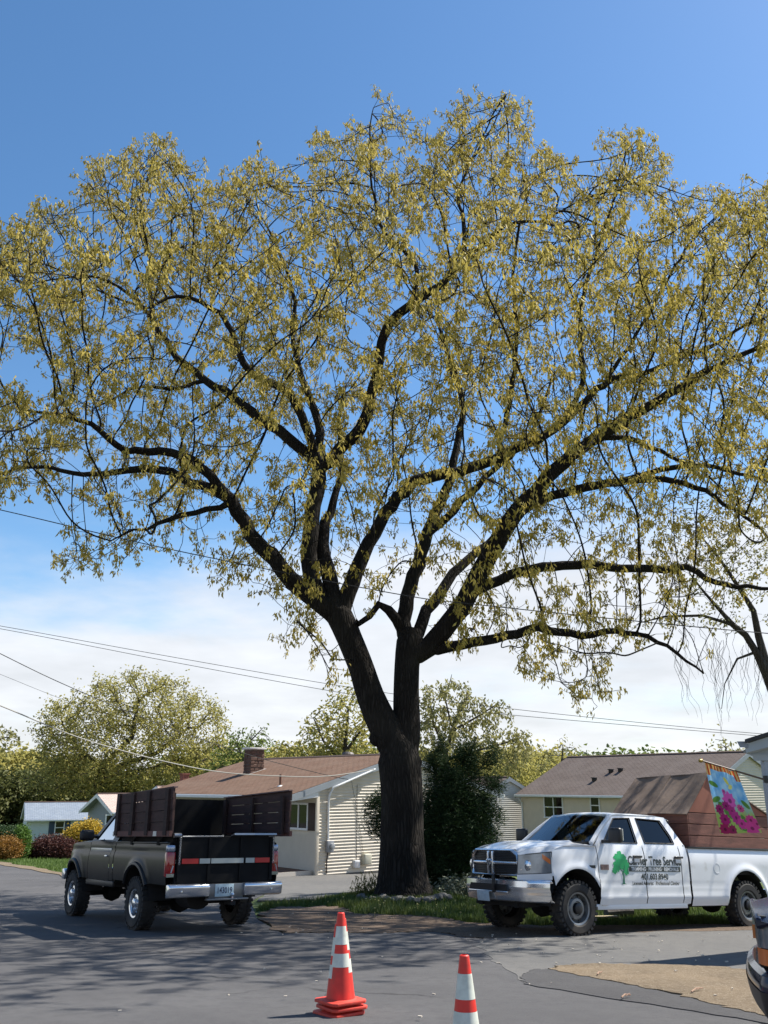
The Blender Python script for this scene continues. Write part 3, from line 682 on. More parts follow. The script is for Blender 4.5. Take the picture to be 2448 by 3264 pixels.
def flag_mat():
    m = bpy.data.materials.new('flag_print'); m.use_nodes = True; t = m.node_tree; b = t.nodes['Principled BSDF']; L = t.links.new
    co = t.nodes.new('ShaderNodeTexCoord'); sp = t.nodes.new('ShaderNodeSeparateXYZ'); L(co.outputs['UV'], sp.inputs[0])
    def mt(op, a, b2=None):
        n = t.nodes.new('ShaderNodeMath'); n.operation = op
        for i, v in enumerate((a, b2)):
            if v is None: continue
            if isinstance(v, (int, float)): n.inputs[i].default_value = v
            else: L(v, n.inputs[i])
        return n.outputs[0]
    def rp(v, a, c):
        n = t.nodes.new('ShaderNodeMapRange'); n.inputs[1].default_value = a; n.inputs[2].default_value = c; L(v, n.inputs[0]); return n.outputs[0]
    def mixc(f, a, c):
        n = t.nodes.new('ShaderNodeMix'); n.data_type = 'RGBA'; L(f, n.inputs[0]) if not isinstance(f, (int, float)) else None
        for i, q in ((6, a), (7, c)):
            if isinstance(q, tuple): n.inputs[i].default_value = (*q, 1)
            else: L(q, n.inputs[i])
        return n.outputs[2]
    U, V = sp.outputs[0], sp.outputs[1]
    nz = t.nodes.new('ShaderNodeTexNoise'); nz.inputs['Scale'].default_value = 5; nz.inputs['Detail'].default_value = 3; L(co.outputs['UV'], nz.inputs['Vector'])
    c = mixc(rp(nz.outputs['Fac'], .35, .65), (.14, .44, .78), (.48, .76, .90))
    c = mixc(rp(mt('ADD', V, mt('MULTIPLY', nz.outputs['Fac'], .35)), .62, .92), c, (.38, .50, .10))
    def disc(c, u, v, r, col, soft=.8, ax=1.35, petals=0, ang=0.0, asp=1.0):
        du = mt('SUBTRACT', U, u); dv = mt('MULTIPLY', mt('SUBTRACT', V, v), ax)
        if ang: 
            ca, sa = math.cos(ang), math.sin(ang)
            du, dv = mt('ADD', mt('MULTIPLY', du, ca), mt('MULTIPLY', dv, sa)), mt('SUBTRACT', mt('MULTIPLY', dv, ca), mt('MULTIPLY', du, sa))
        if asp != 1.0: dv = mt('MULTIPLY', dv, asp)
        d = mt('SQRT', mt('ADD', mt('MULTIPLY', du, du), mt('MULTIPLY', dv, dv)))
        if petals:
            an = mt('ARCTAN2', dv, du); d = mt('MULTIPLY', d, mt('ADD', 1.0, mt('MULTIPLY', mt('SINE', mt('MULTIPLY', an, petals)), .13)))
        return mixc(rp(d, r, r * soft), c, col)
    for (u, v, a) in ((.12, .30, .3), (.10, .52, -.4), (.22, .60, .5), (.30, .72, .9), (.55, .86, .2), (.20, .84, -.3), (.88, .55, .9), (.72, .80, 1.2), (.62, .93, .3)):
        c = disc(c, u, v, .13, (.10, .25, .04), .8, 1.35, 0, a, 2.3)
    c = disc(c, .52, .22, .10, (.80, .72, .12), .8, 1.35, 0, 1.1, 2.2); c = disc(c, .60, .30, .10, (.85, .78, .2), .8, 1.35, 0, -.5, 2.0)
    for (u, v, r, col) in ((.45, .52, .19, (.72, .10, .42)), (.12, .66, .10, (.34, .01, .12)), (.30, .60, .10, (.36, .01, .14)), (.42, .68, .12, (.45, .02, .18)), (.50, .77, .15, (.50, .02, .22)), (.18, .80, .12, (.42, .01, .14)), (.62, .86, .12, (.62, .04, .26)), (.30, .95, .11, (.30, .005, .07)), (.12, .94, .12, (.36, .01, .08)), (.86, .80, .12, (.62, .05, .22)), (.82, .93, .15, (.70, .06, .28)), (.97, .86, .12, (.66, .05, .24)), (.72, .62, .09, (.60, .08, .24)), (.36, .38, .05, (.6, .08, .3))):
        c = disc(c, u, v, r, col, .86, 1.35, 9); c = disc(c, u, v, r * .3, tuple(x * .35 for x in col), .7)
    stripe = rp(mt('SINE', mt('MULTIPLY', U, 62.0)), -.25, .25)
    sc = mixc(stripe, (.55, .08, .02), (.75, .48, .16))
    lim = mt('ADD', .075, mt('MULTIPLY', rp(mt('ABSOLUTE', mt('SUBTRACT', U, .5)), .36, .38), .10))
    c = mixc(mt('LESS_THAN', V, lim), c, sc)
    L(c, b.inputs['Base Color']); b.inputs['Roughness'].default_value = .7
    tr = t.nodes.new('ShaderNodeBsdfTranslucent'); L(c, tr.inputs[0]); ms = t.nodes.new('ShaderNodeMixShader'); ms.inputs[0].default_value = .4
    L(b.outputs[0], ms.inputs[1]); L(tr.outputs[0], ms.inputs[2]); L(ms.outputs[0], t.nodes['Material Output'].inputs[0])
    return m
me.materials.append(flag_mat()); link('cloth', me, fl)
# ------------------------------------------------------------------ vehicles
def ypr(yaw, pitch, roll): return (Matrix.Rotation(yaw, 3, 'Z') @ Matrix.Rotation(pitch, 3, 'Y') @ Matrix.Rotation(roll, 3, 'X')).to_euler()
def paint(name, col, rough=.28, metal=0.0, dirt=None, coat=.6, spec=.5): return mat(name, col, rough, metal, var=.03, vscale=2, coat=coat, dirt=dirt, spec=spec)
M_tire = mat('tyre_rubber', (.022, .021, .020), .85, var=.3, vscale=6, dirt=((.085, .07, .055), 4, .5, .8))
M_chrome = mat('chrome', (.74, .75, .77), .14, .85)
M_steel = mat('wheel_steel', (.20, .21, .215), .42, .6, var=.2, vscale=5)
M_blackp = mat('black_plastic', (.012, .012, .013), .45)
M_under = mat('underbody', (.012, .011, .010), .9)
M_red = mat('red_lens', (.30, .008, .010), .12, coat=.8)
M_amber = mat('amber_lens', (.62, .16, .03), .15, coat=.8)
M_clear = mat('clear_lens', (.20, .22, .24), .15, .5, var=.35, vscale=4, coat=.9)
M_seat = mat('seat_cloth', (.06, .06, .062), .9)
M_tglass = glass('dark_glass', (.018, .02, .022), 1.1)
M_wglass = glass('windshield_glass', (.42, .46, .45), 2.2)

def panel(x0, x1, zb, zt, W, nx=26, nz=12, side=1):
    return MB().grid(lambda u, v: (lambda x: (lambda z: (x, side * W(x, z), z))(zb(x) + (zt(x) - zb(x)) * v))(x0 + (x1 - x0) * u), nx, nz)
def wheel(root, x, y, z, r, w, rimr, m_rim, side, name='wheel', holes=8, lugs=True):
    wl = thing(name, None, None, (x, y, z)); wl.parent = root
    P = MB(); h = w / 2; s = side
    P.lathe([(rimr, -h * .8), (rimr + .03, -h), (r - .05, -h), (r - .012, -h * .72), (r, -h * .4), (r, h * .4), (r - .012, h * .72), (r - .05, h), (rimr + .03, h), (rimr, h * .8)], 40, 'y', cap=False)
    for k in range(30):                        # tread blocks
        a = 2 * math.pi * k / 30
        for q in (-1, 1):
            P.box((math.cos(a) * (r - .008), q * h * .62, math.sin(a) * (r - .008)), (.05, w * .30, .045), Matrix.Rotation(-a + math.pi / 2, 3, 'Y'))
    P.build('tyre', M_tire, wl, smooth=True)
    Q = MB(); d = h * .62 * s
    Q.lathe([(rimr + .006, h * .86 * s), (rimr - .02, h * .80 * s), (rimr - .03, h * .2 * s), (rimr * .80, h * .25 * s), (rimr * .62, h * .62 * s), (rimr * .45, h * .66 * s), (rimr * .40, h * .50 * s), (.002, h * .5 * s)], 36, 'y', cap=False)
    rim = Q.build('rim', m_rim, wl, smooth=True)
    for k in range(holes):
        a = 2 * math.pi * (k + .5) / holes
        MB().lathe([(.034, h * .30 * s), (.032, h * .50 * s), (.001, h * .51 * s)], 10, 'y', c=(math.cos(a) * rimr * .70, 0, math.sin(a) * rimr * .70)).build('vent_hole', M_blackp, wl)
    MB().lathe([(rimr * .36, h * .5 * s), (rimr * .34, h * .92 * s), (rimr * .22, h * 1.02 * s), (.005, h * 1.04 * s)], 18, 'y').build('hub', M_blackp if m_rim is not M_chrome else M_chrome, wl, smooth=True)
    return wl
def frame_quad(outer, inner):                 # ring of faces between two matching loops
    n = len(outer); return MB().add(list(outer) + list(inner), [(i, (i + 1) % n, (i + 1) % n + n, i + n) for i in range(n)])

# ============ white crew cab truck =============
def build_ram():
    T = thing('pickup_truck', 'white crew cab pickup with tree service lettering and wooden chip box', 'pickup truck', (2.651, 16.739, -.908), rot=ypr(3.721, -.054, .041))
    WB = 4.45; white = paint('white_paint', (.70, .71, .72), .30, dirt=((.42, .39, .34), 5, .62, .95))
    dirty = white
    def W(x, z):
        w = .975 - .055 * max(0, (z - 1.12) / .3) ** 2 - .04 * max(0, (.62 - z) / .2) ** 2 + .012 * math.exp(-((z - .57) / .035) ** 2) - .006 * math.exp(-((z - .79) / .02) ** 2)
        for c in (0.0, -WB):
            d = math.hypot(x - c, z - .43); w += .035 * math.exp(-((d - .62) / .075) ** 2) * (1 if z > .45 else .5)
        if x > .25: w -= .19 * ((x - .25) / .75) ** 1.8
        return w
    def arch(x, c, r=.575, zc=.45, low=.42):
        d = abs(x - c); return zc + math.sqrt(r * r - d * d) if d < r else low
    sides = (1, -1)
    for sd in sides:
        panel(.53, -.505, lambda x: arch(x, 0) if x < .50 else .91, lambda x: 1.385 - .03 * max(0, x) - .42 * max(0, (x - .2) / .7) ** 2, W, 44, 14, sd).build('front_fender', white, T, smooth=True)
        fd = panel(-.52, -1.665, lambda x: .46, lambda x: 1.42, W, 10, 26, sd).build('front_door', white, T, smooth=True)
        rd = panel(-1.685, -2.62, lambda x: .46, lambda x: 1.43, W, 10, 26, sd).build('rear_door', white, T, smooth=True)
        panel(-2.64, -2.83, lambda x: .46, lambda x: 1.44, W, 4, 26, sd).build('cab_corner', white, T, smooth=True)
        panel(-2.88, -5.72, lambda x: arch(x, -WB), lambda x: 1.405, W, 60, 22, sd).build('bed_side', white, T, smooth=True)
        MB().box((-1.6, sd * .925, .43), (2.3, .05, .09)).build('rocker', white, T, bevel=.015)
        # bed rail cap
        MB().box((-4.30, sd * .915, 1.412), (2.84, .10, .03)).build('bed_rail', M_blackp, T, bevel=.008)
        # arch liners
        for c in (0, -WB):
            MB().grid(lambda u, v: (c + .585 * math.cos(math.pi * u), sd * (.955 - .45 * v), .45 + .585 * math.sin(math.pi * u)), 20, 1).build('wheel_liner', M_under, T, smooth=True)
        # greenhouse: pillars and door frames
        def G(x, z): return Vector((x, sd * (.915 - .215 * (z - 1.42) / .50), z))
        o1 = [G(-.50, 1.40), G(-1.12, 1.935), G(-1.70, 1.96), G(-1.675, 1.40)]; i1 = [G(-.74, 1.455), G(-1.20, 1.865), G(-1.62, 1.885), G(-1.585, 1.455)]
        o2 = [G(-1.675, 1.40), G(-1.70, 1.96), G(-2.58, 1.925), G(-2.83, 1.44), G(-2.62, 1.40)]; i2 = [G(-1.785, 1.46), G(-1.785, 1.885), G(-2.42, 1.865), G(-2.545, 1.60), G(-2.565, 1.465)]
        frame_quad(o1, i1).build('window_frame', white, fd, solid=.03); frame_quad(o2, i2).build('window_frame', white, rd, solid=.03)
        inn = Vector((0, -sd * .02, 0))
        MB().add([p + inn for p in i1], [(0, 1, 2, 3)]).build('window', M_tglass, fd); MB().add([p + inn for p in i2], [(0, 1, 2, 3, 4)]).build('window', M_tglass, rd)
        for seg in ((i1, 'f', fd), (i2, 'r', rd)):
            MB().tube([p - inn * .3 for p in seg[0]] + [seg[0][0] - inn * .3], .011, 5, cap=False).build('window_seal', M_blackp, seg[2])
        # handles, mirror, badge, vent
        for dr, hx in ((fd, -1.47), (rd, -2.55)):
            yy = sd * (W(hx, 1.2) + .002)
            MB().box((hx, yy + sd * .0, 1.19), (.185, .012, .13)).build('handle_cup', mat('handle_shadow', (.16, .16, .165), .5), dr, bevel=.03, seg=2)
            MB().box((hx, yy + sd * .03, 1.235), (.21, .035, .036)).build('handle', M_blackp, dr, bevel=.012)
            MB().box((hx + .01, yy + sd * .013, 1.17), (.13, .012, .065)).build('handle_plate', white, dr, bevel=.015)
        if sd == 1:
            MB().box((-.365, W(-.36, 1.08) + .004, 1.06), (.14, .012, .045)).build('fender_vent', M_blackp, T); MB().box((-.66, W(-.66, 1.06) + .004, 1.055), (.19, .012, .085)).build('badge', mat('badge', (.16, .10, .09), .4, var=.5, vscale=30), T)
        mir = MB().box((-.74, sd * 1.19, 1.57), (.11, .27, .24)).build('mirror', M_blackp, T, bevel=.04, seg=3)
        MB().box((-.72, sd * 1.0, 1.47), (.07, .2, .05)).build('arm', M_blackp, mir, bevel=.01)
        MB().box((-.80, sd * 1.20, 1.58), (.012, .22, .19)).build('glass', M_chrome, mir)
        # headlight
        def hs(u, v): return Vector((.98 - .465 * u - .03 * v * (1 - u), sd * (.60 + .335 * u + .02 * math.sin(u * 3)), .92 + .03 * u + v * (.298 + .03 * u)))
        hl = MB().grid(hs, 12, 5).build('headlight', M_clear, T, smooth=True)
        MB().grid(lambda u, v: hs(u, 0) + Vector((.004, sd * .004, -.10 * v)), 12, 2).build('headlight_filler', white, T, smooth=True)
        MB().tube([hs(k / 12, 0) for k in range(13)] + [hs(1, 1)] + [hs(1 - k / 12, 1) for k in range(13)] + [hs(0, 0)], .008, 5, cap=False).build('bezel', M_blackp, hl)
        MB().grid(lambda u, v: hs(.70 + .25 * u, .42 + .30 * (1 - u) + .22 * v) + Vector((.006, sd * .008, 0)), 4, 3).build('turn_signal', M_amber, hl, smooth=True)
        MB().lathe([(.085, .0), (.08, .03), (.02, .05)], 16, 'x', c=(.835, sd * .70, 1.06)).build('lamp', M_chrome, hl, smooth=True)
        for c in (0, -WB): pass
    # roof
    def rf(u, v):
        x = -1.06 - 1.62 * u; y = (v - .5) * 2
        zz = 1.985 - .045 * abs(y) ** 3 - .06 * max(0, (.18 - u) / .18) ** 2 - .05 * max(0, (u - .8) / .2) ** 2
        return (x, y * (.715 - .02 * u), zz)
    MB().grid(rf, 20, 16).build('roof', white, T, smooth=True, solid=.03)
    # hood
    def hd(u, v):
        x = -.42 + 1.36 * u; y = (v - .5) * 2; hw = .84 - .23 * max(0, (u - .25) / .75) ** 2
        z = 1.455 - .05 * u - .10 * max(0, (u - .55) / .45) ** 2.2 - .045 * abs(y) ** 2.5 + .03 * math.exp(-((abs(y) - .45) / .12) ** 2) * (1 - .5 * u)
        return (x, y * hw, z)
    MB().grid(hd, 26, 30).build('hood', white, T, smooth=True, solid=.02)
    MB().box((-.46, 0, 1.44), (.16, 1.6, .03)).build('cowl', M_blackp, T)
    for sd in sides:                           # fender top shoulders close the gap to the hood
        def ftop(u, v):
            x = -.50 + 1.46 * u; uu = max(0, (x + .42) / 1.36)
            yi = .84 - .23 * max(0, (uu - .25) / .75) ** 2 - .006; zi = 1.41 - .05 * uu - .10 * max(0, (uu - .55) / .45) ** 2.2
            if x < .53: yo = W(x, 1.3); zo = 1.385 - .03 * max(0, x) - .42 * max(0, (x - .2) / .7) ** 2
            else: t = (x - .53) / .43; yo = W(.53, 1.3) * (1 - t) + .62 * t; zo = (1.385 - .0159 - .42 * (.33 / .7) ** 2) * (1 - t) + 1.218 * t
            return (x, sd * (yi + (yo - yi) * v), zi + (zo - zi) * v)
        MB().grid(ftop, 32, 4).build('fender_top', white, T, smooth=True)
    # windshield and rear glass
    ws = MB().grid(lambda u, v: (-.50 - .60 * v + .06 * math.sin(math.pi * u) * (1 - .3 * v), (u - .5) * 2 * (.845 - .155 * v), 1.45 + .485 * v + .015 * math.sin(math.pi * u)), 14, 8).build('windshield', M_wglass, T, smooth=True)
    for sd in sides: MB().tube([(-.47, sd * .875, 1.43), (-.80, sd * .79, 1.685), (-1.13, sd * .705, 1.90)], .040, 8).build('windshield_pillar', white, T, smooth=True)
    MB().grid(lambda u, v: (-2.80 + .16 * v, (u - .5) * 1.5, 1.46 + .42 * v), 4, 4).build('rear_window', M_tglass, T)
    MB().box((-2.80, 0, .95), (.04, 1.84, 1.0)).build('cab_back', white, T)
    # cabin
    MB().box((-1.75, 0, .62), (2.1, 1.75, .25)).build('cab_floor', M_under, T)
    MB().box((-.70, 0, 1.36), (.45, 1.6, .14)).build('dashboard', M_blackp, T, bevel=.04)
    for sx in (-1.35, -2.25):
        for sy in (-.42, .42):
            st = MB().box((sx, sy, .98), (.5, .52, .30)).build('seat', M_seat, T, bevel=.06); MB().box((sx - .28, sy, 1.32), (.16, .50, .62), Matrix.Rotation(-.2, 3, 'Y')).build('backrest', M_seat, st, bevel=.05)
            MB().box((sx - .36, sy, 1.70), (.10, .26, .16)).build('headrest', M_seat, st, bevel=.04)
    MB().box((-.90, -.25, 1.60), (.008, .34, .28), Matrix.Rotation(.5, 3, 'Y')).build('paper', mat('paper', (.6, .62, .55), .8), T)
    sw = MB(); sw.tube([(-.95 + .07 * math.sin(a), .42 + .19 * math.cos(a), 1.36 + .18 * math.sin(a)) for a in [k * .4488 for k in range(15)]], .016, 6, cap=False); sw.build('steering_wheel', M_blackp, T)
    # grille
    gr = MB(); out = [(-.62, .88), (-.66, .98), (-.62, 1.22), (-.50, 1.31), (.50, 1.31), (.62, 1.22), (.66, .98), (.62, .88)]
    def gx(y): return 1.03 - .10 * (y / .65) ** 2
    def loop(k, dx): return [Vector((gx(y) + dx, y * k, 1.095 + (z - 1.095) * (1 - (1 - k) * 1.4))) for y, z in out]
    P = frame_quad(loop(1.0, -.06), loop(.985, -.01)); P2 = frame_quad(loop(.985, -.01), loop(.93, .03)); P.add(P2.v, P2.f); P2 = frame_quad(loop(.93, .03), loop(.875, .015)); P.add(P2.v, P2.f); P3 = frame_quad(loop(.875, .015), loop(.86, -.05)); P.add(P3.v, P3.f)
    gf = P.build('grille', M_chrome, T, smooth=True)
    MB().grid(lambda u, v: (gx((u - .5) * 1.14) - .045, (u - .5) * 1.14, .92 + .35 * v), 16, 2).build('grille_backing', M_blackp, gf)
    for k in range(12): MB().tube([(gx(y_) - .03, y_, .95 + k * .027) for y_ in [-.55 + .11 * j for j in range(11)]], .008, 5).build('grille_slat', M_blackp, gf)
    MB().grid(lambda u, v: (gx((u - .5) * 1.14) + .012 * math.sin(math.pi * v) - .005, (u - .5) * 1.14, 1.068 + .046 * v), 16, 4).build('crosshair_bar', M_chrome, gf, smooth=True, solid=.02)
    for dy in (-.055, .055): MB().box((1.035, dy, 1.09), (.05, .035, .36)).build('crosshair_post', M_chrome, gf, bevel=.01)
    # ram head emblem: face wedge with two curled horns
    E_ = MB().prism([(-.018, 1.045), (.018, 1.045), (.03, 1.10), (.045, 1.125), (-.045, 1.125), (-.03, 1.10)], 1.06, 1.085, 'x')
    for sg in (-1, 1): E_.tube([(1.075, sg * (.03 + .03 * math.cos(a)), 1.105 + .034 * math.sin(a)) for a in (2.6, 1.9, 1.2, .5, -.2, -.9, -1.6, -2.2)], [.013, .014, .014, .013, .011, .009, .007, .004], 6)
    E_.build('emblem', M_chrome, gf, smooth=True)
    # bumper
    prof = [(.80, -.03), (.84, .0), (.82, .03), (.70, .035), (.66, .02), (.60, .015), (.52, -.01), (.50, -.06)]
    def bmp(u, v):
        y = (u - .5) * 2; k = v * (len(prof) - 1); i = min(int(k), len(prof) - 2); f = k - i
        z = prof[i][0] * (1 - f) + prof[i + 1][0] * f; o = prof[i][1] * (1 - f) + prof[i + 1][1] * f
        yy = y * .955; x = 1.06 - .16 * abs(y) ** 2.2 - .34 * max(0, (abs(y) - .72) / .28) ** 1.6 + o
        return (x, yy, z - .02 * (abs(y) > .55) * 0)
    bp = MB().grid(bmp, 60, 21).build('front_bumper', M_chrome, T, smooth=True, solid=.02)
    MB().prism([(-.50, .66), (.50, .66), (.46, .76), (-.46, .76)], 1.02, 1.105, 'x').build('bumper_opening', M_blackp, bp)
    MB().box((1.105, 0, .645), (.03, 1.0, .025)).build('bumper_bar', M_chrome, bp, bevel=.008)
    MB().box((1.13, .18, .76), (.05, .05, .26)).build('tow_post', M_blackp, bp, bevel=.01)
    pt = MB().box((1.125, -.10, .565), (.012, .31, .155), Matrix.Rotation(.12, 3, 'Y')).build('licence_plate', mat('plate_blue_white', (.42, .50, .55), .4, var=.12, vscale=20), T, bevel=.004)
    MB().box((.70, 0, .47), (.35, 1.2, .10)).build('lower_valance', M_under, T)
    # chassis
    for sy in (-.45, .45): MB().box((-2.2, sy, .50), (6.2, .10, .18)).build('chassis_rail', M_under, T)
    for c in (0, -WB):
        MB().tube([(c, -.8, .42), (c, .8, .42)], .055, 10).lathe([(.02, -.2), (.16, -.12), (.19, 0), (.16, .12), (.02, .2)], 14, 'y', c=(c, .12, .42)).build('axle', M_under, T)
    MB().tube([(-1.0, -.3, .40), (-3.0, -.3, .38), (-3.6, -.35, .40)], .07, 10).build('exhaust', M_under, T)
    MB().box((-3.4, .55, .50), (.9, .45, .22)).build('fuel_tank', M_under, T, bevel=.03)
    MB().tube([(-3.05, -.62, .42), (-3.9, -.62, .42)], .13, 12).build('muffler', M_under, T)
    for sd in sides:
        for c in (0, -WB): wheel(T, c, sd * .86, .415, .415, .28, .245, M_steel, sd)
    # bed floor, tailgate, fuel door, tail lamps
    MB().box((-4.3, 0, .98), (2.8, 1.8, .06)).build('bed_floor', M_under, T); MB().box((-5.71, 0, 1.10), (.06, 1.84, .60)).build('tailgate', white, T, bevel=.02); MB().box((-2.91, 0, 1.12), (.05, 1.84, .56)).build('bed_front', white, T)
    MB().box((-5.85, 0, .58), (.22, 1.9, .18)).build('rear_bumper', M_chrome, T, bevel=.03)
    for sd in sides: MB().box((-5.69, sd * .88, 1.18), (.08, .12, .36)).build('tail_lamp', M_red, T, bevel=.02)
    fx = -3.62; MB().lathe([(.092, 0), (.092, .004), (.085, .005), (.084, .002), (.001, .002)], 24, 'y', c=(fx, W(fx, 1.06) + .0, 1.06)).build('fuel_door', white, T, smooth=True)
    # lettering on the doors, laid on the body surface
    dark = mat('decal_dark', (.035, .045, .04), .5); green = mat('decal_green', (.01, .33, .10), .5); lt = mat('decal_pale', (.62, .63, .62), .5); dkg = mat('decal_trunk', (.02, .16, .09), .5)
    def lay(me, cx, cz, off, name, parent):
        for v in me.vertices:
            x = cx - v.co.x; z = cz + v.co.y; v.co = Vector((x, W(x, z) + off, z))
        return link(name, me, parent)
    lay(text_mesh('Carrier Tree Service', .205, dark, 'lettering', 'CENTER', .80, .0055), -1.93, 1.10, .004, 'lettering', T)
    bar = MB().grid(lambda u, v: (-1.25 - 1.34 * u, W(-1.25 - 1.34 * u, .99 + .085 * v) + .0035, .99 + .085 * v), 12, 3).build('lettering_band', dark, T)
    lay(text_mesh('TRIMMING   PRUNING   REMOVALS', .082, lt, 'lettering', 'CENTER', .95, .003), -1.92, 1.004, .0065, 'lettering', T)
    for xx in (-1.70, -2.115): MB().lathe([(.014, 0), (.013, .002)], 6, 'y', c=(xx, W(xx, 1.03) + .0045, 1.033)).build('lettering_dot', mat('decal_grey', (.2, .2, .2), .5), T)
    lay(text_mesh('401.603.8940', .135, dark, 'lettering', 'CENTER', .95, .004), -1.90, .862, .004, 'lettering', T)
    lay(text_mesh('Licensed Arborist   Professional Climber', .079, dark, 'lettering', 'CENTER', .94, .0016), -1.93, .775, .004, 'lettering', T)
    # tree emblem
    rr = random.Random(3)
    def blob(cx, cz, rx, rz, seed, n=30):
        r2 = random.Random(seed); ph = [r2.uniform(0, 6.28) for _ in range(4)]
        me = bpy.data.meshes.new('emblem_leaves'); vs = [(0, 0, 0)]; 
        for k in range(n):
            a = 2 * math.pi * k / n; q = 1 + .10 * math.sin(5 * a + ph[0]) + .08 * math.sin(9 * a + ph[1]) + .05 * math.sin(14 * a + ph[2]); vs.append((rx * q * math.cos(a), rz * q * math.sin(a), 0))
        me.from_pydata(vs, [], [(0, k + 1, (k + 1) % n + 1) for k in range(n)]); me.materials.append(green); lay(me, cx, cz, .0042, 'emblem_leaves', T)
    def blob2(l, off):
        for i, (cx, cz, rx, rz) in enumerate(l):
            r2 = random.Random(11 + i); n = 36; vs = [(0, 0, 0)]
            for k in range(n):
                a = 2 * math.pi * k / n; q = 1 + .12 * math.sin(5 * a + i) + .09 * math.sin(11 * a + 2 * i) + r2.uniform(-.06, .06); vs.append((rx * q * math.cos(a), rz * q * math.sin(a), 0))
            yield cx, cz, vs, [(0, k + 1, (k + 1) % n + 1) for k in range(n)], off + i * .0003
    for cx, cz, vs, fs, of in blob2([(-1.05, 1.19, .14, .12), (-.96, 1.08, .09, .09), (-1.17, 1.09, .09, .10), (-.90, 1.0, .06, .05), (-1.18, .99, .06, .06), (-1.06, 1.10, .12, .08)], .004):
        me = bpy.data.meshes.new('emblem_leaves'); me.from_pydata(vs, [], fs); me.materials.append(green); lay(me, cx, cz, of, 'emblem_leaves', T)
    def strip(pts):
        vs = []; 
        for x, z, w in pts: vs += [(-(x) - w, z, 0), (-(x) + w, z, 0)]
        me = bpy.data.meshes.new('emblem_trunk'); me.from_pydata(vs, [], [(2 * i, 2 * i + 1, 2 * i + 3, 2 * i + 2) for i in range(len(pts) - 1)]); me.materials.append(dkg)
        for v in me.vertices: x = -v.co.x; z = v.co.y; v.co = Vector((x, W(x, z) + .0075, z))
        link('emblem_trunk', me, T)
    strip([(-1.115, .785, .07), (-1.11, .80, .022), (-1.11, .90, .018), (-1.09, .98, .015), (-1.04, 1.03, .010), (-1.0, 1.08, .006)]); strip([(-1.095, .96, .012), (-1.13, 1.03, .009), (-1.15, 1.09, .005)])
    # chip box of stained boards with plank roof
    wood = mat('red_stain', (.20, .082, .057), .8, var=.22, vscale=3, stretch=(1, 1, 6), bump=.25, bscale=18, dirt=((.07, .035, .028), 2.5, .58, .8)); ply = mat('red_ply', (.29, .105, .065), .8, var=.1, vscale=2)
    roofm = mat('weathered_ply', (.185, .135, .105), .85, var=.28, vscale=1.8, bump=.3, bscale=10, dirt=((.08, .055, .045), 1.6, .55, .75))
    bxs = []
    zb = [1.43, 1.635, 1.84]; 
    for sd in sides:
        for k, z in enumerate(zb): MB().box((-4.28, sd * .875, z + .095), (2.46, .035, .195)).build('box_board', wood, T, bevel=.006, seg=1)
        for x in (-3.08, -4.2, -5.46): MB().box((x, sd * .83, 1.70), (.08, .05, .64)).build('box_post', wood, T)
        MB().prism([(-3.06, 2.045), (-5.50, 2.045), (-3.75, 2.74)], sd * .862, sd * .892).build('gable_panel', ply, T)
    for k, z in enumerate(zb): MB().box((-3.035, 0, z + .095), (.035, 1.78, .195)).build('box_board', wood, T, bevel=.006, seg=1); MB().box((-5.52, 0, z + .095), (.035, 1.78, .195)).build('box_board', wood, T, bevel=.006, seg=1)
    def slab(xa, za, xb, zb2, name):
        for k in range(2):
            y0 = -.93 + k * .935; y1 = y0 + .925; dx, dz = xb - xa, zb2 - za; L_ = math.hypot(dx, dz); nx, nz = -dz / L_ * .02, dx / L_ * .02
            MB().grid(lambda u, v: (xa + dx * u + .012 * math.sin(v * 5 + u * 3), y0 + (y1 - y0) * v, za + dz * u + .012 * math.sin(u * 4 + v * 3 + k)), 8, 6).build(name, roofm, T, solid=.018, smooth=True)
    slab(-2.95, 2.0, -3.76, 2.78, 'roof_sheet'); slab(-3.74, 2.78, -5.6, 2.03, 'roof_sheet')
    return T
build_ram()

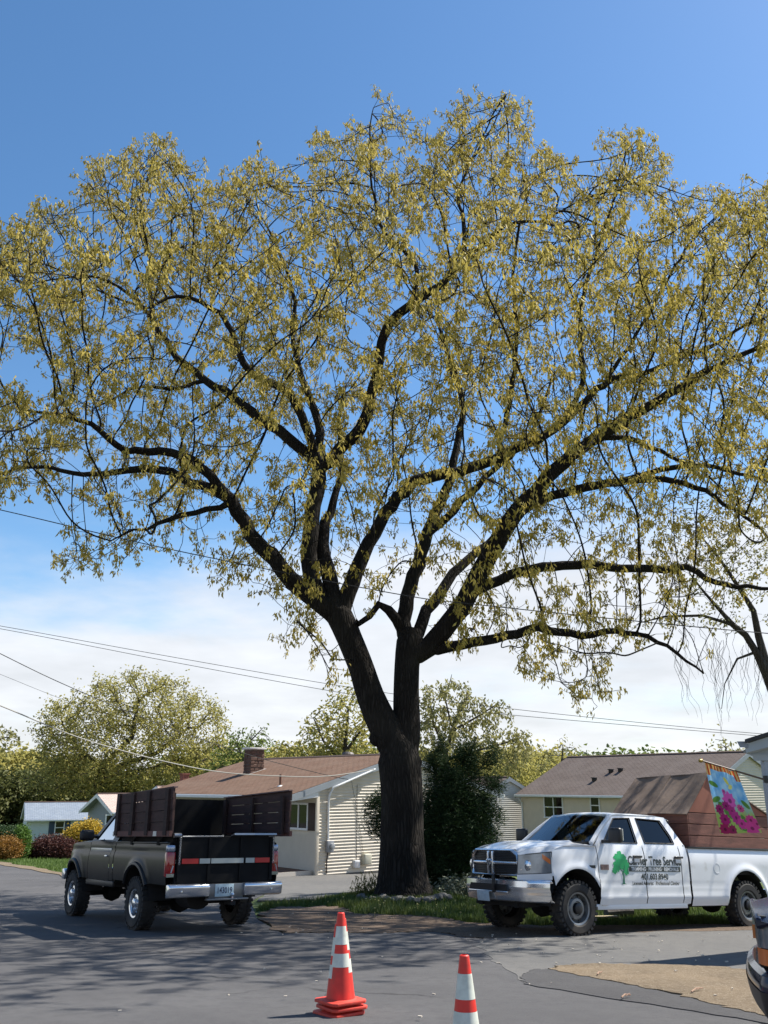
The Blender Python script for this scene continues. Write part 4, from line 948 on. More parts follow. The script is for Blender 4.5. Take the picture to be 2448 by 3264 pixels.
# ============ old grey pickup with wooden dump body =============
def build_old():
    T = thing('pickup_truck', 'old dark grey pickup with black dump bed and brown board sides', 'pickup truck', (-3.315, 16.5, -.80), rot=ypr(2.182, .042, .029))
    WB = 3.38; body = paint('grey_green_paint', (.013, .0152, .0158), .30, .0, coat=.02, spec=.18)
    def W(x, z):
        w = .985 - .035 * ((z - .98) / .35) ** 2 - .018 * math.exp(-((z - 1.20) / .035) ** 2)
        for c in (0.0, WB):
            d = math.hypot(x - c, z - .45); w += .03 * math.exp(-((d - .58) / .06) ** 2)
        if x > 3.3: w -= .14 * ((x - 3.3) / .8) ** 2
        return w
    def arch(x, c, r=.54, zc=.46, low=.70):
        d = abs(x - c); return max(low, zc + math.sqrt(r * r - d * d)) if d < r else low
    for sd in (1, -1):
        panel(1.17, -1.25, lambda x: arch(x, 0, low=.72), lambda x: 1.33, W, 50, 14, sd).build('bed_side', body, T, smooth=True)
        panel(1.385, 1.20, lambda x: .70, lambda x: 1.35, W, 4, 14, sd).build('cab_corner', body, T, smooth=True)
        fd = panel(2.56, 1.40, lambda x: .69, lambda x: 1.345, W, 12, 16, sd).build('door', body, T, smooth=True)
        panel(4.08, 2.58, lambda x: arch(x, WB, low=.70 if x < WB else .82), lambda x: 1.335 - .09 * max(0, (x - 2.9) / 1.2) ** 2, W, 44, 12, sd).build('front_fender', body, T, smooth=True)
        MB().box((1.95, sd * (W(2, 1.2) + .006), 1.20), (1.14, .012, .065)).build('trim_strip', mat('trim_silver', (.40, .41, .42), .3, .7), fd, bevel=.004)
        MB().box((.0, sd * (W(.7, 1.33) - .03), 1.335), (2.4, .09, .03)).build('bed_rail', body, T, bevel=.01)
        for c in (0, WB):
            MB().grid(lambda u, v: (c + .548 * math.cos(math.pi * u), sd * (.96 - .40 * v), .46 + .548 * math.sin(math.pi * u)), 18, 1).build('wheel_liner', M_under, T)
            MB().tube([(c + .548 * math.cos(a), sd * (W(c + .55 * math.cos(a), .46 + .55 * math.sin(a)) + .012), .46 + .548 * math.sin(a)) for a in [math.pi * (.14 + .72 * k / 14) for k in range(15)]], .035, 6).build('arch_flare', M_blackp, T, smooth=True)
        MB().box((1.95, sd * (W(2, .7) - .04), .64), (1.5, .06, .10)).build('rocker', M_blackp, T, bevel=.02)
        def G(x, z): return Vector((x, sd * (.945 - .27 * (z - 1.33) / .52), z))
        o1 = [G(2.62, 1.33), G(2.20, 1.865), G(1.40, 1.885), G(1.20, 1.80), G(1.20, 1.33)]; i1 = [G(2.40, 1.375), G(2.12, 1.80), G(1.52, 1.82), G(1.50, 1.80), G(1.47, 1.375)]
        frame_quad(o1, i1).build('window_frame', body, fd, solid=.03)
        MB().add([p - Vector((0, sd * .02, 0)) for p in i1], [(0, 1, 2, 3, 4)]).build('window', glass('side_glass', (.25, .28, .28), 1.2), fd)
        mr = MB().box((2.20, sd * 1.17, 1.45), (.10, .27, .19)).build('mirror', M_blackp, T, bevel=.05, seg=3); MB().tube([(2.25, sd * .94, 1.42), (2.22, sd * 1.06, 1.44)], .03, 8).build('arm', M_blackp, mr)
        MB().box((1.57, sd * (W(1.57, 1.12) + .012), 1.10), (.13, .03, .035)).build('handle', M_chrome, fd, bevel=.008)
        # tail lamp
        tl = MB().box((-1.225, sd * .915, 1.02), (.10, .15, .37)).build('tail_lamp', M_red, T, bevel=.02)
        MB().box((-1.225, sd * .915, 1.255), (.11, .14, .11)).build('rail_end', mat('rail_end', (.30, .34, .42), .2, .6), T, bevel=.03)  # chrome rail end, its bluish reflection put into the colour
        MB().box((-1.28, sd * .92, .86), (.02, .12, .05)).build('reverse_lens', M_clear, tl)
        wheel(T, 0, sd * .865, .40, .40, .27, .215, M_chrome, sd); wheel(T, WB, sd * .865, .40, .40, .27, .215, M_chrome, sd)
    MB().grid(lambda u, v: (2.55 + 1.55 * u, (v - .5) * 2 * (.86 - .05 * u), 1.40 - .045 * u - .10 * max(0, (u - .7) / .3) ** 2 - .04 * abs(v * 2 - 1) ** 3), 16, 14).build('hood', body, T, smooth=True, solid=.02)
    for sd in (1, -1):
        MB().grid(lambda u, v: (lambda x: (x, sd * ((.86 - .05 * u) * (1 - v) + W(x, 1.3) * v), (1.36 - .045 * u - .10 * max(0, (u - .7) / .3) ** 2) * (1 - v) + (1.335 - .09 * max(0, (x - 2.9) / 1.2) ** 2) * v))(2.55 + 1.53 * u), 16, 3).build('fender_top', body, T, smooth=True)
    MB().grid(lambda u, v: (1.22 + .95 * u, (v - .5) * 1.36, 1.915 - .05 * abs(v * 2 - 1) ** 3 - .05 * abs(u * 2 - 1) ** 4), 12, 12).build('roof', body, T, smooth=True, solid=.03)
    MB().grid(lambda u, v: (2.60 - .42 * v, (u - .5) * 2 * (.86 - .2 * v), 1.36 + .51 * v), 8, 6).build('windshield', M_wglass, T)
    MB().grid(lambda u, v: (1.21, (u - .5) * 1.35, 1.40 + .42 * v), 4, 4).build('rear_window', M_tglass, T)
    MB().box((1.22, 0, 1.02), (.05, 1.84, .68)).build('cab_back', body, T)
    MB().box((1.9, 0, .72), (1.4, 1.8, .12)).build('cab_floor', M_under, T); st = MB().box((1.62, 0, 1.05), (.5, 1.5, .25)).build('seat', M_seat, T, bevel=.05); MB().box((1.40, 0, 1.36), (.14, 1.5, .5)).build('backrest', M_seat, st, bevel=.05)
    MB().box((2.45, 0, 1.28), (.3, 1.7, .16)).build('dashboard', M_blackp, T, bevel=.03)
    MB().box((4.10, 0, 1.06), (.06, 1.55, .34)).build('grille', M_blackp, T, bevel=.02); MB().box((4.2, 0, .72), (.16, 1.9, .20)).build('front_bumper', M_chrome, T, bevel=.03)
    for sd in (1, -1): MB().box((4.12, sd * .66, 1.08), (.05, .26, .19)).build('headlight', M_clear, T, bevel=.02)
    # chassis
    for sy in (-.42, .42): MB().box((1.3, sy, .62), (5.0, .09, .17)).build('chassis_rail', M_under, T)
    for c in (0, WB): MB().tube([(c, -.78, .40), (c, .78, .40)], .055, 8).lathe([(.02, -.22), (.15, -.13), (.20, 0), (.15, .13), (.02, .22)], 14, 'y', c=(c, .18, .42)).build('axle', M_under, T)
    MB().tube([(-.5, .28, .55), (-1.0, .28, .55)], .22, 14).build('spare_tyre', M_under, T)
    MB().tube([(2.2, -.5, .55), (.4, -.55, .52), (-.6, -.6, .55)], .05, 8).build('exhaust', M_under, T)
    # black dump bed
    blk = mat('black_steel', (.005, .005, .0055), .75, .0, var=.4, vscale=4, spec=.2)
    MB().box((-.05, 0, 1.0), (2.3, 1.70, .06)).build('dump_floor', blk, T)
    for sd in (1, -1): MB().box((-.05, sd * .86, 1.22), (2.36, .05, .48)).build('dump_side', blk, T)
    MB().box((-1.265, 0, 1.09), (.045, 1.64, .70)).build('dump_tailgate', blk, T, bevel=.006, seg=1)
    for y in (-.83, -.28, .28, .79): MB().box((-1.295, y, 1.09), (.03, .05, .66)).build('gate_rib', blk, T)
    MB().box((-1.26, 0, .80), (.05, 1.70, .20)).build('rear_sill', blk, T)
    MB().box((-1.30, -.50, 1.455), (.14, .78, .028), Matrix.Rotation(.22, 3, 'Y')).build('gate_lip', mat('worn_steel', (.30, .31, .33), .35, .8), T)
    MB().tube([(-1.29, .76, 1.43), (-1.29, .05, 1.435)], .012, 6).build('gate_rod', MATS['worn_steel'], T)
    tr, tw = mat('tape_red', (.45, .012, .012), .4), mat('tape_white', (.36, .39, .37), .4)
    for (a, b, m_) in ((.75, .47, tr), (.45, .27, tw), (.25, -.32, tw), (-.36, -.52, tw), (-.53, -.80, tr)): MB().box((-1.313, (a + b) / 2, 1.065), (.006, abs(a - b), .075)).build('reflective_tape', m_, T)
    ch = MB()
    for sd, y in ((1, .80), (-1, -.86)):
        for k in range(15):
            z = 1.40 - k * .026; ch.tube([(-1.325 + .008 * math.cos(a) * (k % 2), y + .014 * math.cos(a) * ((k + 1) % 2) , z + .021 * math.sin(a)) for a in [j * 1.0472 for j in range(7)]], .005, 4, cap=False)
    tag(ch.build('chain', MATS['worn_steel'], T), kind='stuff')
    for sd, y in ((1, .90), (-1, -.90)):
        MB().tube([(-1.30, y, 1.0), (-1.335, y + .0, 1.0), (-1.335, y + .03 * sd, .90)], .010, 6).build('latch_hook', MATS['worn_steel'], T); MB().lathe([(.035, -.06), (.035, .06)], 10, 'y', c=(-1.27, y * .93, 1.45)).build('hinge', MATS['worn_steel'], T)
    # board sides
    wood = mat('dark_stain', (.050, .021, .016), .8, var=.3, vscale=3, stretch=(1, 1, 6), bump=.25, bscale=20); wood2 = mat('dark_stain_inner', (.035, .017, .013), .85, var=.35, vscale=3, stretch=(1, 1, 6))
    for sd in (1, -1):
        y = 1.0 if sd == 1 else -1.03
        for k in range(4):
            z0, z1 = 1.485 + k * .163, 1.485 + k * .163 + .155
            lean = .03 * (k + .5) / 4 * sd
            def zt(x, z): return z + (.045 * (1.0 - x) / 2.5 - .0) * ((z - 1.48) / .65)
            P = MB(); a, b = 1.04, -1.50
            P.add([(a, y + lean, zt(a, z0)), (b, y + lean, zt(b, z0)), (b, y + lean, zt(b, z1)), (a, y + lean, zt(a, z1)), (a, y + lean + .03 * sd, zt(a, z0)), (b, y + lean + .03 * sd, zt(b, z0)), (b, y + lean + .03 * sd, zt(b, z1)), (a, y + lean + .03 * sd, zt(a, z1))],
                  [(0, 1, 2, 3), (4, 7, 6, 5), (0, 4, 5, 1), (3, 2, 6, 7), (0, 3, 7, 4), (1, 5, 6, 2)]); P.build('side_board', wood, T)
        for x in (.92, .20, -.52, -1.32): MB().box((x, y + (.055) * sd + .012 * sd, 1.80), (.13, .045, .70)).build('stake', wood2, T)
        for x in (.92, -.2, -1.32): MB().box((x, y - .03 * sd, 1.78), (.09, .04, .62)).build('inner_stake', wood2, T)
        MB().box((-.23, y + .05 * sd, 1.475), (2.55, .05, .085)).build('bottom_rail', mat('rail_stain', (.13, .055, .042), .8, var=.2), T)
        MB().box((-.23, y + .02 * sd, 2.15), (2.56, .07, .02), Matrix.Rotation(.0176, 3, 'Y')).build('top_rail', mat('sun_worn_wood', (.16, .10, .09), .8), T)
        for x in (.98, -.92): MB().box((x, y + .08 * sd, 1.475), (.13, .012, .075)).build('reflector', mat('reflector_white', (.60, .58, .52), .4), T)
        for x in (.4, -.8): MB().box((x, y - .06 * sd, 1.40), (.1, .06, .2)).build('stake_pocket', blk, T)
    # cab guard: steel plate with a punched window
    MB().box((1.12, -.34, 1.75), (.03, 1.46, .68)).build('cab_guard', blk, T)
    MB().box((1.12, .68, 1.75), (.03, .50, .68)).build('cab_guard', blk, T) if False else None
    for (zc, hh) in ((2.06, .06), (1.86, .10), (1.49, .16)): MB().box((1.12, .68, zc), (.03, .60, hh)).build('guard_bar', blk, T)
    for k in range(10): MB().box((1.125, .42 + k * .058, 1.74), (.012, .026, .60)).build('guard_mesh', blk, T)
    for k in range(11): MB().box((1.115, .68, 1.48 + k * .052), (.012, .60, .024)).build('guard_mesh', blk, T)
    # rear bumper
    for sd in (1, -1):
        b_ = MB().prism([(-1.30, .53), (-1.44, .55), (-1.46, .70), (-1.43, .735), (-1.30, .735)], sd * .30, sd * .985).build('rear_bumper', M_chrome, T, bevel=.02)
        MB().lathe([(.018, 0), (.012, -.014)], 8, 'x', c=(-1.455, sd * .78, .63)).build('bolt', M_chrome, b_)
    MB().prism([(-1.28, .50), (-1.40, .50), (-1.40, .725), (-1.28, .725)], -.30, .30).build('bumper_step', mat('dull_steel', (.16, .165, .17), .4, .8), T, bevel=.01)
    MB().box((-1.43, 0, .50), (.10, .72, .03)).build('step_plate', MATS['dull_steel'], T, bevel=.008)
    pl_ = MB().box((-1.412, .04, .63), (.012, .325, .185)).build('licence_plate', mat('plate_pale_blue', (.36, .47, .52), .35, var=.1, vscale=12), T, bevel=.006)
    me = text_mesh('143019', .125, mat('plate_ink', (.02, .03, .07), .5), 'plate_number', 'CENTER', .72, .002)
    for v in me.vertices: v.co = Vector((-1.4205, .04 - v.co.x, .588 + v.co.y))
    link('plate_number', me, pl_)
    MB().tube([(-1.44, -.09, .46), (-1.44, -.09, .53)], .018, 8).lathe([(.012, .53), (.028, .545), (.033, .565), (.022, .588), (.004, .592)], 12, c=(-1.44, -.09, 0)).build('hitch_ball', M_chrome, T, smooth=True)
    MB().box((-1.36, -.09, .44), (.25, .08, .06)).build('hitch_bar', M_under, T)
    return T
build_old()

# ============ dark blue vehicle nose at the right edge =============
def build_blue():
    yaw = R(160); f = Vector((math.cos(yaw), math.sin(yaw), 0)); lft = Vector((-f.y, f.x, 0))
    nose = at(2428, 2990, 6.1); nose.z = 0                                 # front left lamp corner
    o = nose - f * .86 - lft * .90
    T = thing('parked_truck', 'dark navy truck nose with amber lamp and chrome edged bumper', 'truck', (o.x, o.y, g(o.x, o.y) - .08), rot=ypr(yaw, -.02, .035))
    navy = paint('navy_paint', (.004, .007, .024), .25, coat=.1, spec=.25)
    def W(x, z):
        w = .93 - .05 * ((z - .8) / .4) ** 2
        if x > .45: w -= .10 * ((x - .45) / .45) ** 2.2
        return w
    def arch(x): d = abs(x); return .40 + math.sqrt(.47 ** 2 - d * d) if d < .47 else .42
    for sd in (1, -1):
        panel(.90, -.70, lambda x: arch(x) if x < .5 else (.70 if x < .60 else .955), lambda x: 1.03 - .10 * max(0, (x - .3) / .6) ** 2, W, 40, 10, sd).build('front_fender', navy, T, smooth=True)
        dr = panel(-.72, -1.85, lambda x: .42, lambda x: 1.08, W, 8, 10, sd).build('door', navy, T, smooth=True)
        panel(-1.87, -4.0, lambda x: (.40 + math.sqrt(max(0, .47 ** 2 - (x + 3.0) ** 2))) if abs(x + 3) < .47 else .45, lambda x: 1.08, W, 40, 8, sd).build('bed_side', navy, T, smooth=True)
        def G(x, z): return Vector((x, sd * (.90 - .22 * (z - 1.06) / .5), z))
        o1 = [G(-.62, 1.06), G(-1.15, 1.58), G(-1.95, 1.60), G(-1.98, 1.06)]; i1 = [G(-.82, 1.11), G(-1.22, 1.51), G(-1.84, 1.53), G(-1.86, 1.11)]
        frame_quad(o1, i1).build('window_frame', navy, dr, solid=.03); MB().add(i1, [(0, 1, 2, 3)]).build('window', M_tglass, dr)
        lamp = MB().grid(lambda u, v: (.90 - .30 * u ** 1.3, sd * (.70 + .18 * min(1, u * 1.6) ** .7 + .025 * u), .80 + .155 * v), 10, 5).build('headlight', M_clear, T, smooth=True, solid=.02)
        MB().grid(lambda u, v: (.905 - .30 * u ** 1.3, sd * (.70 + .182 * min(1, u * 1.6) ** .7 + .025 * u), .70 + .095 * v), 10, 3).build('turn_signal', M_amber, T, smooth=True, solid=.02)
        MB().lathe([(.014, 0), (.01, .006)], 8, 'y', c=(.66, sd * .872, .92)).build('lamp_screw', M_blackp, lamp)
        wheel(T, 0, sd * .80, .40, .32, .23, .19, M_steel, sd); wheel(T, -3.0, sd * .80, .40, .32, .23, .21, M_steel, sd)
    MB().grid(lambda u, v: (lambda x, y: (x, y * (W(x, 1.0) - .004), 1.03 - .10 * max(0, (x - .3) / .6) ** 2 + .06 * (1 - abs(y) ** 3)))(-.70 + 1.60 * u, (v - .5) * 2), 18, 14).build('hood', navy, T, smooth=True, solid=.015)
    MB().box((.885, 0, .945), (.04, 1.60, .07)).build('nose_panel', navy, T, bevel=.015)
    MB().grid(lambda u, v: (-1.15 - .95 * u, (v - .5) * 1.4, 1.63 - .05 * abs(v * 2 - 1) ** 3), 8, 10).build('roof', navy, T, smooth=True, solid=.03)
    MB().grid(lambda u, v: (-.66 - .5 * v, (u - .5) * 2 * (.84 - .16 * v), 1.08 + .50 * v), 8, 6).build('windshield', M_tglass, T)
    MB().box((-2.0, 0, 1.1), (.05, 1.7, 1.0)).build('cab_back', navy, T); MB().box((-2.9, 0, .75), (2.1, 1.6, .08)).build('bed_floor', M_under, T); MB().box((-4.0, 0, .78), (.05, 1.75, .6)).build('tailgate', navy, T)
    MB().box((.86, 0, .84), (.05, 1.38, .28)).build('grille', M_blackp, T)
    MB().box((.30, 0, .55), (1.0, 1.3, .30)).build('engine_bay', M_under, T)
    def bmp(u, v):
        y = (u - .5) * 2; prof = [(.66, -.10), (.665, -.02), (.64, .015), (.58, .03), (.50, .02), (.42, .0), (.34, -.06), (.30, -.12)]
        k = v * 7; i = min(int(k), 6); q = k - i; z = prof[i][0] * (1 - q) + prof[i + 1][0] * q; of = prof[i][1] * (1 - q) + prof[i + 1][1] * q
        r = abs(y); return (.95 + of - .10 * r ** 2 - .42 * max(0, (r - .82) / .18) ** 2.2, y * (.94 + of * .5), z)
    b = MB().grid(bmp, 60, 14).build('front_bumper', paint('bumper_navy', (.010, .015, .034), .15, coat=.3, spec=.4), T, smooth=True, solid=.02)
    MB().grid(lambda u, v: Vector(bmp(u, .48 + .26 * v)) + Vector((.006, 0, 0)) * 1.0 + Vector((0, .006 * (1 if u > .5 else -1), 0)), 60, 4).build('rub_strip', M_blackp, b, smooth=True)
    MB().grid(lambda u, v: Vector(bmp(u, .76 + .24 * v)) + Vector((.006, 0, 0)) + Vector((0, .006 * (1 if u > .5 else -1), 0)), 60, 4).build('air_dam', mat('grey_dam', (.14, .14, .145), .4), b, smooth=True)
build_blue()

# ------------------------------------------------------------------ traffic cones
M_cone = mat('cone_red', (.66, .032, .02), .5, var=.16, vscale=5, dirt=((.34, .055, .035), 7, .52, .75))
M_band = mat('cone_white', (.60, .62, .54), .5, var=.10, vscale=14, dirt=((.36, .36, .31), 6, .55, .8))
M_cbase = mat('cone_base', (.62, .05, .03), .6, var=.2, vscale=5, dirt=((.22, .06, .04), 5, .55, .8))
def cone(x, y, z, rz, label, tilt=(0, 0), visible_sleeve=True):
    c = thing('traffic_cone', label, 'traffic cone', (x, y, z), rot=(tilt[0], tilt[1], rz), group='red and white traffic cones'); c.scale = (.94, .94, .94)
    b = .178; P = MB().prism([(-b, -b * .8), (-b * .8, -b), (b * .8, -b), (b, -b * .8), (b, b * .8), (b * .8, b), (-b * .8, b), (-b, b * .8)], .0, .026, 'z')
    P.lathe([(.150, .026), (.128, .034)], 28, cap=False).build('base', M_cbase, c, bevel=.006)
    def rad(h): return .122 - (.122 - .032) * (h - .03) / .68
    seg = [(.03, .285, M_cone, 'body'), (.285, .392, M_band, 'reflective_band'), (.392, .463, M_cone, 'body'), (.463, .611, M_band, 'reflective_band'), (.611, .715, M_cone, 'tip')]
    for a, q, m_, n in seg:
        e = .0015 if m_ is M_band else 0
        pr_ = [(rad(a) + e, a), (rad((a + q) / 2) + e, (a + q) / 2), (rad(q) + e, q)]
        if n == 'tip': pr_ += [(rad(q) - .008, q + .006), (rad(q) - .010, q - .03)]
        MB().lathe(pr_, 32, cap=False).build(n, m_, c, smooth=True)
    return c
cx, cy = -.36, 8.22; cz = g(cx, cy)
sl_ = (.055, 0.013)
cone(cx - .012, cy, cz, R(38), 'bottom cone of the stack on the road, only its base showing', (-.03, .0))
cone(cx + .012, cy + .005, cz + .042, R(33), 'middle cone of the stack on the road, base edge showing', (-.025, .01))
cone(cx, cy, cz + .086, R(36), 'top cone of the stack on the road, fully visible', (-.02, .008))
c2 = at(1479, 3038, 6.12); cone(c2.x, 6.12, g(c2.x, 6.12), R(20), 'single traffic cone standing apart from the stacked cones', (-.02, .012))

# ------------------------------------------------------------------ log and board under the white truck
lp = gpx(1975, 2924)
o = MB().tube([(-.32, 0, .10), (-.1, .01, .10), (.16, 0, .105), (.30, -.01, .10)], [.085, .10, .105, .10], 12).build('log', mat('grey_bark', (.12, .11, .105), .9, var=.3, vscale=6, bump=.6, bscale=20))
o.location = lp; o.rotation_euler.z = R(20); tag(o, 'short grey cut log lying on grass behind the white truck', 'log')
lp = gpx(1912, 2931); o = MB().box((0, 0, .05), (.75, .12, .03)).build('board', mat('pale_board', (.45, .37, .22), .8, var=.1), bevel=.004); o.location = lp; o.rotation_euler.z = R(6); tag(o, 'pale yellow board lying on grass behind the white truck', 'board')
# ------------------------------------------------------------------ trees
def colonize(pos, par, att, step, infl, kill, iters, jit=.25, up=0.0, seed=1):
    """Grow twigs from the given skeleton towards attraction points."""
    r = np.random.default_rng(seed); pos = [np.array(p, float) for p in pos]; par = list(par)
    att = np.array(att, float); N = len(att); near = np.full(N, -1); nd = np.full(N, 1e9); alive = np.ones(N, bool)
    new = list(range(len(pos))); nk = {}
    for it in range(iters):
        if not new: break
        kd = KDTree(len(new))
        for i in new: kd.insert(pos[i], i)
        kd.balance()
        for a in np.nonzero(alive)[0]:
            _, i, d = kd.find(att[a])
            if d < nd[a]: nd[a] = d; near[a] = i
        alive &= nd > kill
        ids = np.nonzero(alive & (nd < infl))[0]
        if not len(ids): break
        acc = {}
        for a in ids:
            n = near[a]; v = (att[a] - pos[n]) / nd[a]
            if n in acc: acc[n][0] += v; acc[n][1] += 1
            else: acc[n] = [v.copy(), 1]
        new = []
        for n, (v, c) in acc.items():
            p = par[n]
            if nk.get(n, 0) >= 3: continue
            nk[n] = nk.get(n, 0) + 1
            if p >= 0:
                d0 = pos[n] - pos[p]; l = np.linalg.norm(d0); v = v / max(1e-6, np.linalg.norm(v)) + .45 * d0 / max(l, 1e-6)
            v = v / max(1e-6, np.linalg.norm(v)) + r.normal(0, jit, 3); v[2] += up
            v /= max(1e-6, np.linalg.norm(v))
            pos.append(pos[n] + v * step); par.append(n); new.append(len(pos) - 1)
    return pos, par
def radii(par, rmin, tip, ex=2.35):
    n = len(par); acc = np.zeros(n); kids = np.zeros(n, int)
    for p in par:
        if p >= 0: kids[p] += 1
    rad = np.zeros(n)
    for i in range(n - 1, -1, -1):
        rad[i] = tip if kids[i] == 0 else acc[i] ** (1 / ex)
        if rmin[i] > 0: rad[i] = rmin[i]
        if par[i] >= 0: acc[par[i]] += min(rad[i], .08 if rmin[i] <= 0 else rad[i]) ** ex
    return rad, kids
def wood_mesh(pos, par, rad, kids, rough=0.0):
    n = len(pos); ch = [[] for _ in range(n)]
    for i, p in enumerate(par):
        if p >= 0: ch[p].append(i)
    V = []; F = []; start = [i for i, p in enumerate(par) if p < 0]; stack = [(None, s) for s in start]
    while stack:
        src, s = stack.pop(); chain = [] if src is None else [src]; cur = s
        while True:
            chain.append(cur)
            if not ch[cur]: break
            c = max(ch[cur], key=lambda k: rad[k]); stack += [(cur, k) for k in ch[cur] if k != c]; cur = c
        rs = [rad[k] for k in chain]
        if src is not None: rs[0] = min(rs[0], rs[1] * 1.25) if len(rs) > 1 else rs[0]
        big = max(rs); ns = 26 if big > .28 else 14 if big > .12 else 8 if big > .045 else 5 if big > .016 else 3
        pts = [Vector(pos[k]) for k in chain]
        if len(pts) < 2: continue
        base = len(V); u = None
        for i, p in enumerate(pts):
            d = (pts[min(i + 1, len(pts) - 1)] - pts[max(i - 1, 0)])
            if d.length < 1e-6: d = Vector((0, 0, 1))
            d.normalize()
            if u is None: u = d.orthogonal().normalized()
            else:
                u = u - d * u.dot(d); u = u.normalized() if u.length > 1e-4 else d.orthogonal().normalized()
            w = d.cross(u)
            for k in range(ns):
                a = 2 * math.pi * k / ns; rr = rs[i]
                if rough and ns >= 14: rr *= 1 + rough * (math.sin(7 * a + p.z * .9) * .5 + math.sin(13 * a + 1.3 * p.z + 2) * .4 + math.sin(3 * a + p.z * 1.7) * .6)
                V.append(tuple(p + (u * math.cos(a) + w * math.sin(a)) * rr))
        for i in range(len(pts) - 1):
            for k in range(ns):
                k2 = (k + 1) % ns; F.append((base + i * ns + k, base + i * ns + k2, base + (i + 1) * ns + k2, base + (i + 1) * ns + k))
    return np.array(V), np.array(F)
def leaves(tips, per, ln, wd, droop, spread, seed, tint_fn=None):
    """Clusters of folded leaves hanging round each tip."""
    r = np.random.default_rng(seed); tips = np.asarray(tips); n = len(tips) * per
    b = np.repeat(tips, per, 0) + r.normal(0, spread, (n, 3)) * [1, 1, 1.5]
    a = r.uniform(0, 2 * np.pi, n); tilt = np.clip(r.normal(droop, .38, n), -1.3, 1.5)
    d = np.stack([np.cos(a) * np.cos(tilt), np.sin(a) * np.cos(tilt), -np.sin(tilt)], 1)
    L = (ln * r.uniform(.6, 1.25, n))[:, None]; s = np.cross(d, r.normal(0, 1, (n, 3))); s /= np.linalg.norm(s, axis=1)[:, None] + 1e-9
    w = (wd * r.uniform(.7, 1.2, n))[:, None]; nn = np.cross(d, s)
    m = b + d * L * .5 + nn * w * .35; t = b + d * L - np.array([0, 0, 1]) * L * .08
    V = np.stack([b, m + s * w * .5, t, m - s * w * .5], 1).reshape(-1, 3)
    i = np.arange(n)[:, None] * 4; F = np.concatenate([i + [0, 1, 2], i + [0, 2, 3]], 1).reshape(-1, 3)
    ti = np.repeat(r.random(len(tips)), per) * .55 + r.random(n) * .45
    return V, F, np.repeat(ti, 4)
def bark(name, c1, c2, sc=7):
    """Vertical furrows with paler plates between them."""
    m = bpy.data.materials.new(name); m.use_nodes = True; t = m.node_tree; b = t.nodes['Principled BSDF']; L = t.links.new
    b.inputs['Roughness'].default_value = .95; b.inputs['Specular IOR Level'].default_value = .15
    co = t.nodes.new('ShaderNodeTexCoord'); mp = t.nodes.new('ShaderNodeMapping'); mp.inputs['Scale'].default_value = (1, 1, .16); L(co.outputs['Object'], mp.inputs[0])
    n = t.nodes.new('ShaderNodeTexNoise'); n.inputs['Scale'].default_value = sc; n.inputs['Detail'].default_value = 3; L(mp.outputs[0], n.inputs['Vector'])
    ad = t.nodes.new('ShaderNodeMix'); ad.data_type = 'RGBA'; ad.blend_type = 'ADD'; ad.inputs[0].default_value = .12; L(mp.outputs[0], ad.inputs[6]); L(n.outputs['Color'], ad.inputs[7])
    v = t.nodes.new('ShaderNodeTexVoronoi'); v.feature = 'DISTANCE_TO_EDGE'; v.inputs['Scale'].default_value = sc * 2.2; L(ad.outputs[2], v.inputs['Vector'])
    r = t.nodes.new('ShaderNodeMapRange'); r.inputs[1].default_value = .0; r.inputs[2].default_value = .34; L(v.outputs['Distance'], r.inputs[0])
    n2 = t.nodes.new('ShaderNodeTexNoise'); n2.inputs['Scale'].default_value = 1.6; n2.inputs['Detail'].default_value = 8; L(co.outputs['Object'], n2.inputs['Vector'])
    x = t.nodes.new('ShaderNodeMix'); x.data_type = 'RGBA'; L(r.outputs[0], x.inputs[0]); x.inputs[6].default_value = (*c1, 1); x.inputs[7].default_value = (*c2, 1)
    r2 = t.nodes.new('ShaderNodeMapRange'); r2.inputs[1].default_value = .45; r2.inputs[2].default_value = .75; r2.inputs[4].default_value = .6; L(n2.outputs['Fac'], r2.inputs[0])
    y = t.nodes.new('ShaderNodeMix'); y.data_type = 'RGBA'; L(r2.outputs[0], y.inputs[0]); L(x.outputs[2], y.inputs[6]); y.inputs[7].default_value = (c2[0] * 1.3, c2[1] * 1.35, c2[2] * 1.3, 1)
    L(y.outputs[2], b.inputs['Base Color'])
    bp = t.nodes.new('ShaderNodeBump'); bp.inputs['Strength'].default_value = 1.0; bp.inputs['Distance'].default_value = .03; L(r.outputs[0], bp.inputs['Height']); L(bp.outputs[0], b.inputs['Normal'])
    return m

# ---------- the great oak: limbs laid out one by one, twigs grown to fill the crown
TY = TREE[1]
limbs = []
def limb(pts, dy, r0=None):                    # pts: (px, py, radius); dy: drift in depth along the limb
    limbs.append((pts, dy))
limb([(1288, 2885, .86), (1287, 2850, .70), (1285, 2800, .58), (1281, 2680, .50), (1280, 2560, .49), (1276, 2470, .50), (1270, 2410, .50), (1266, 2350, .34), (1264, 2310, .15)], 0)
limb([(1268, 2400, .42), (1235, 2330, .39), (1213, 2290, .36), (1180, 2213, .33), (1151, 2125, .31), (1114, 2036, .31), (1085, 1970, .33), (1060, 1930, .30)], .1)
limb([(1276, 2430, .40), (1296, 2340, .33), (1296, 2213, .31), (1298, 2110, .31), (1305, 2051, .34), (1310, 2010, .28)], .5)
L1 = [(1085, 1970, .28), (1018, 1918, .25), (944, 1862, .21), (878, 1793, .18), (812, 1719, .165), (775, 1653, .15), (735, 1600, .14)]
limb(L1, -.8)
limb([(735, 1600, .105), (694, 1543, .10), (649, 1492, .095), (576, 1451, .085), (457, 1436, .075), (398, 1433, .065), (332, 1388, .055), (280, 1344, .045), (185, 1322, .03), (74, 1307, .02)], -1.6)
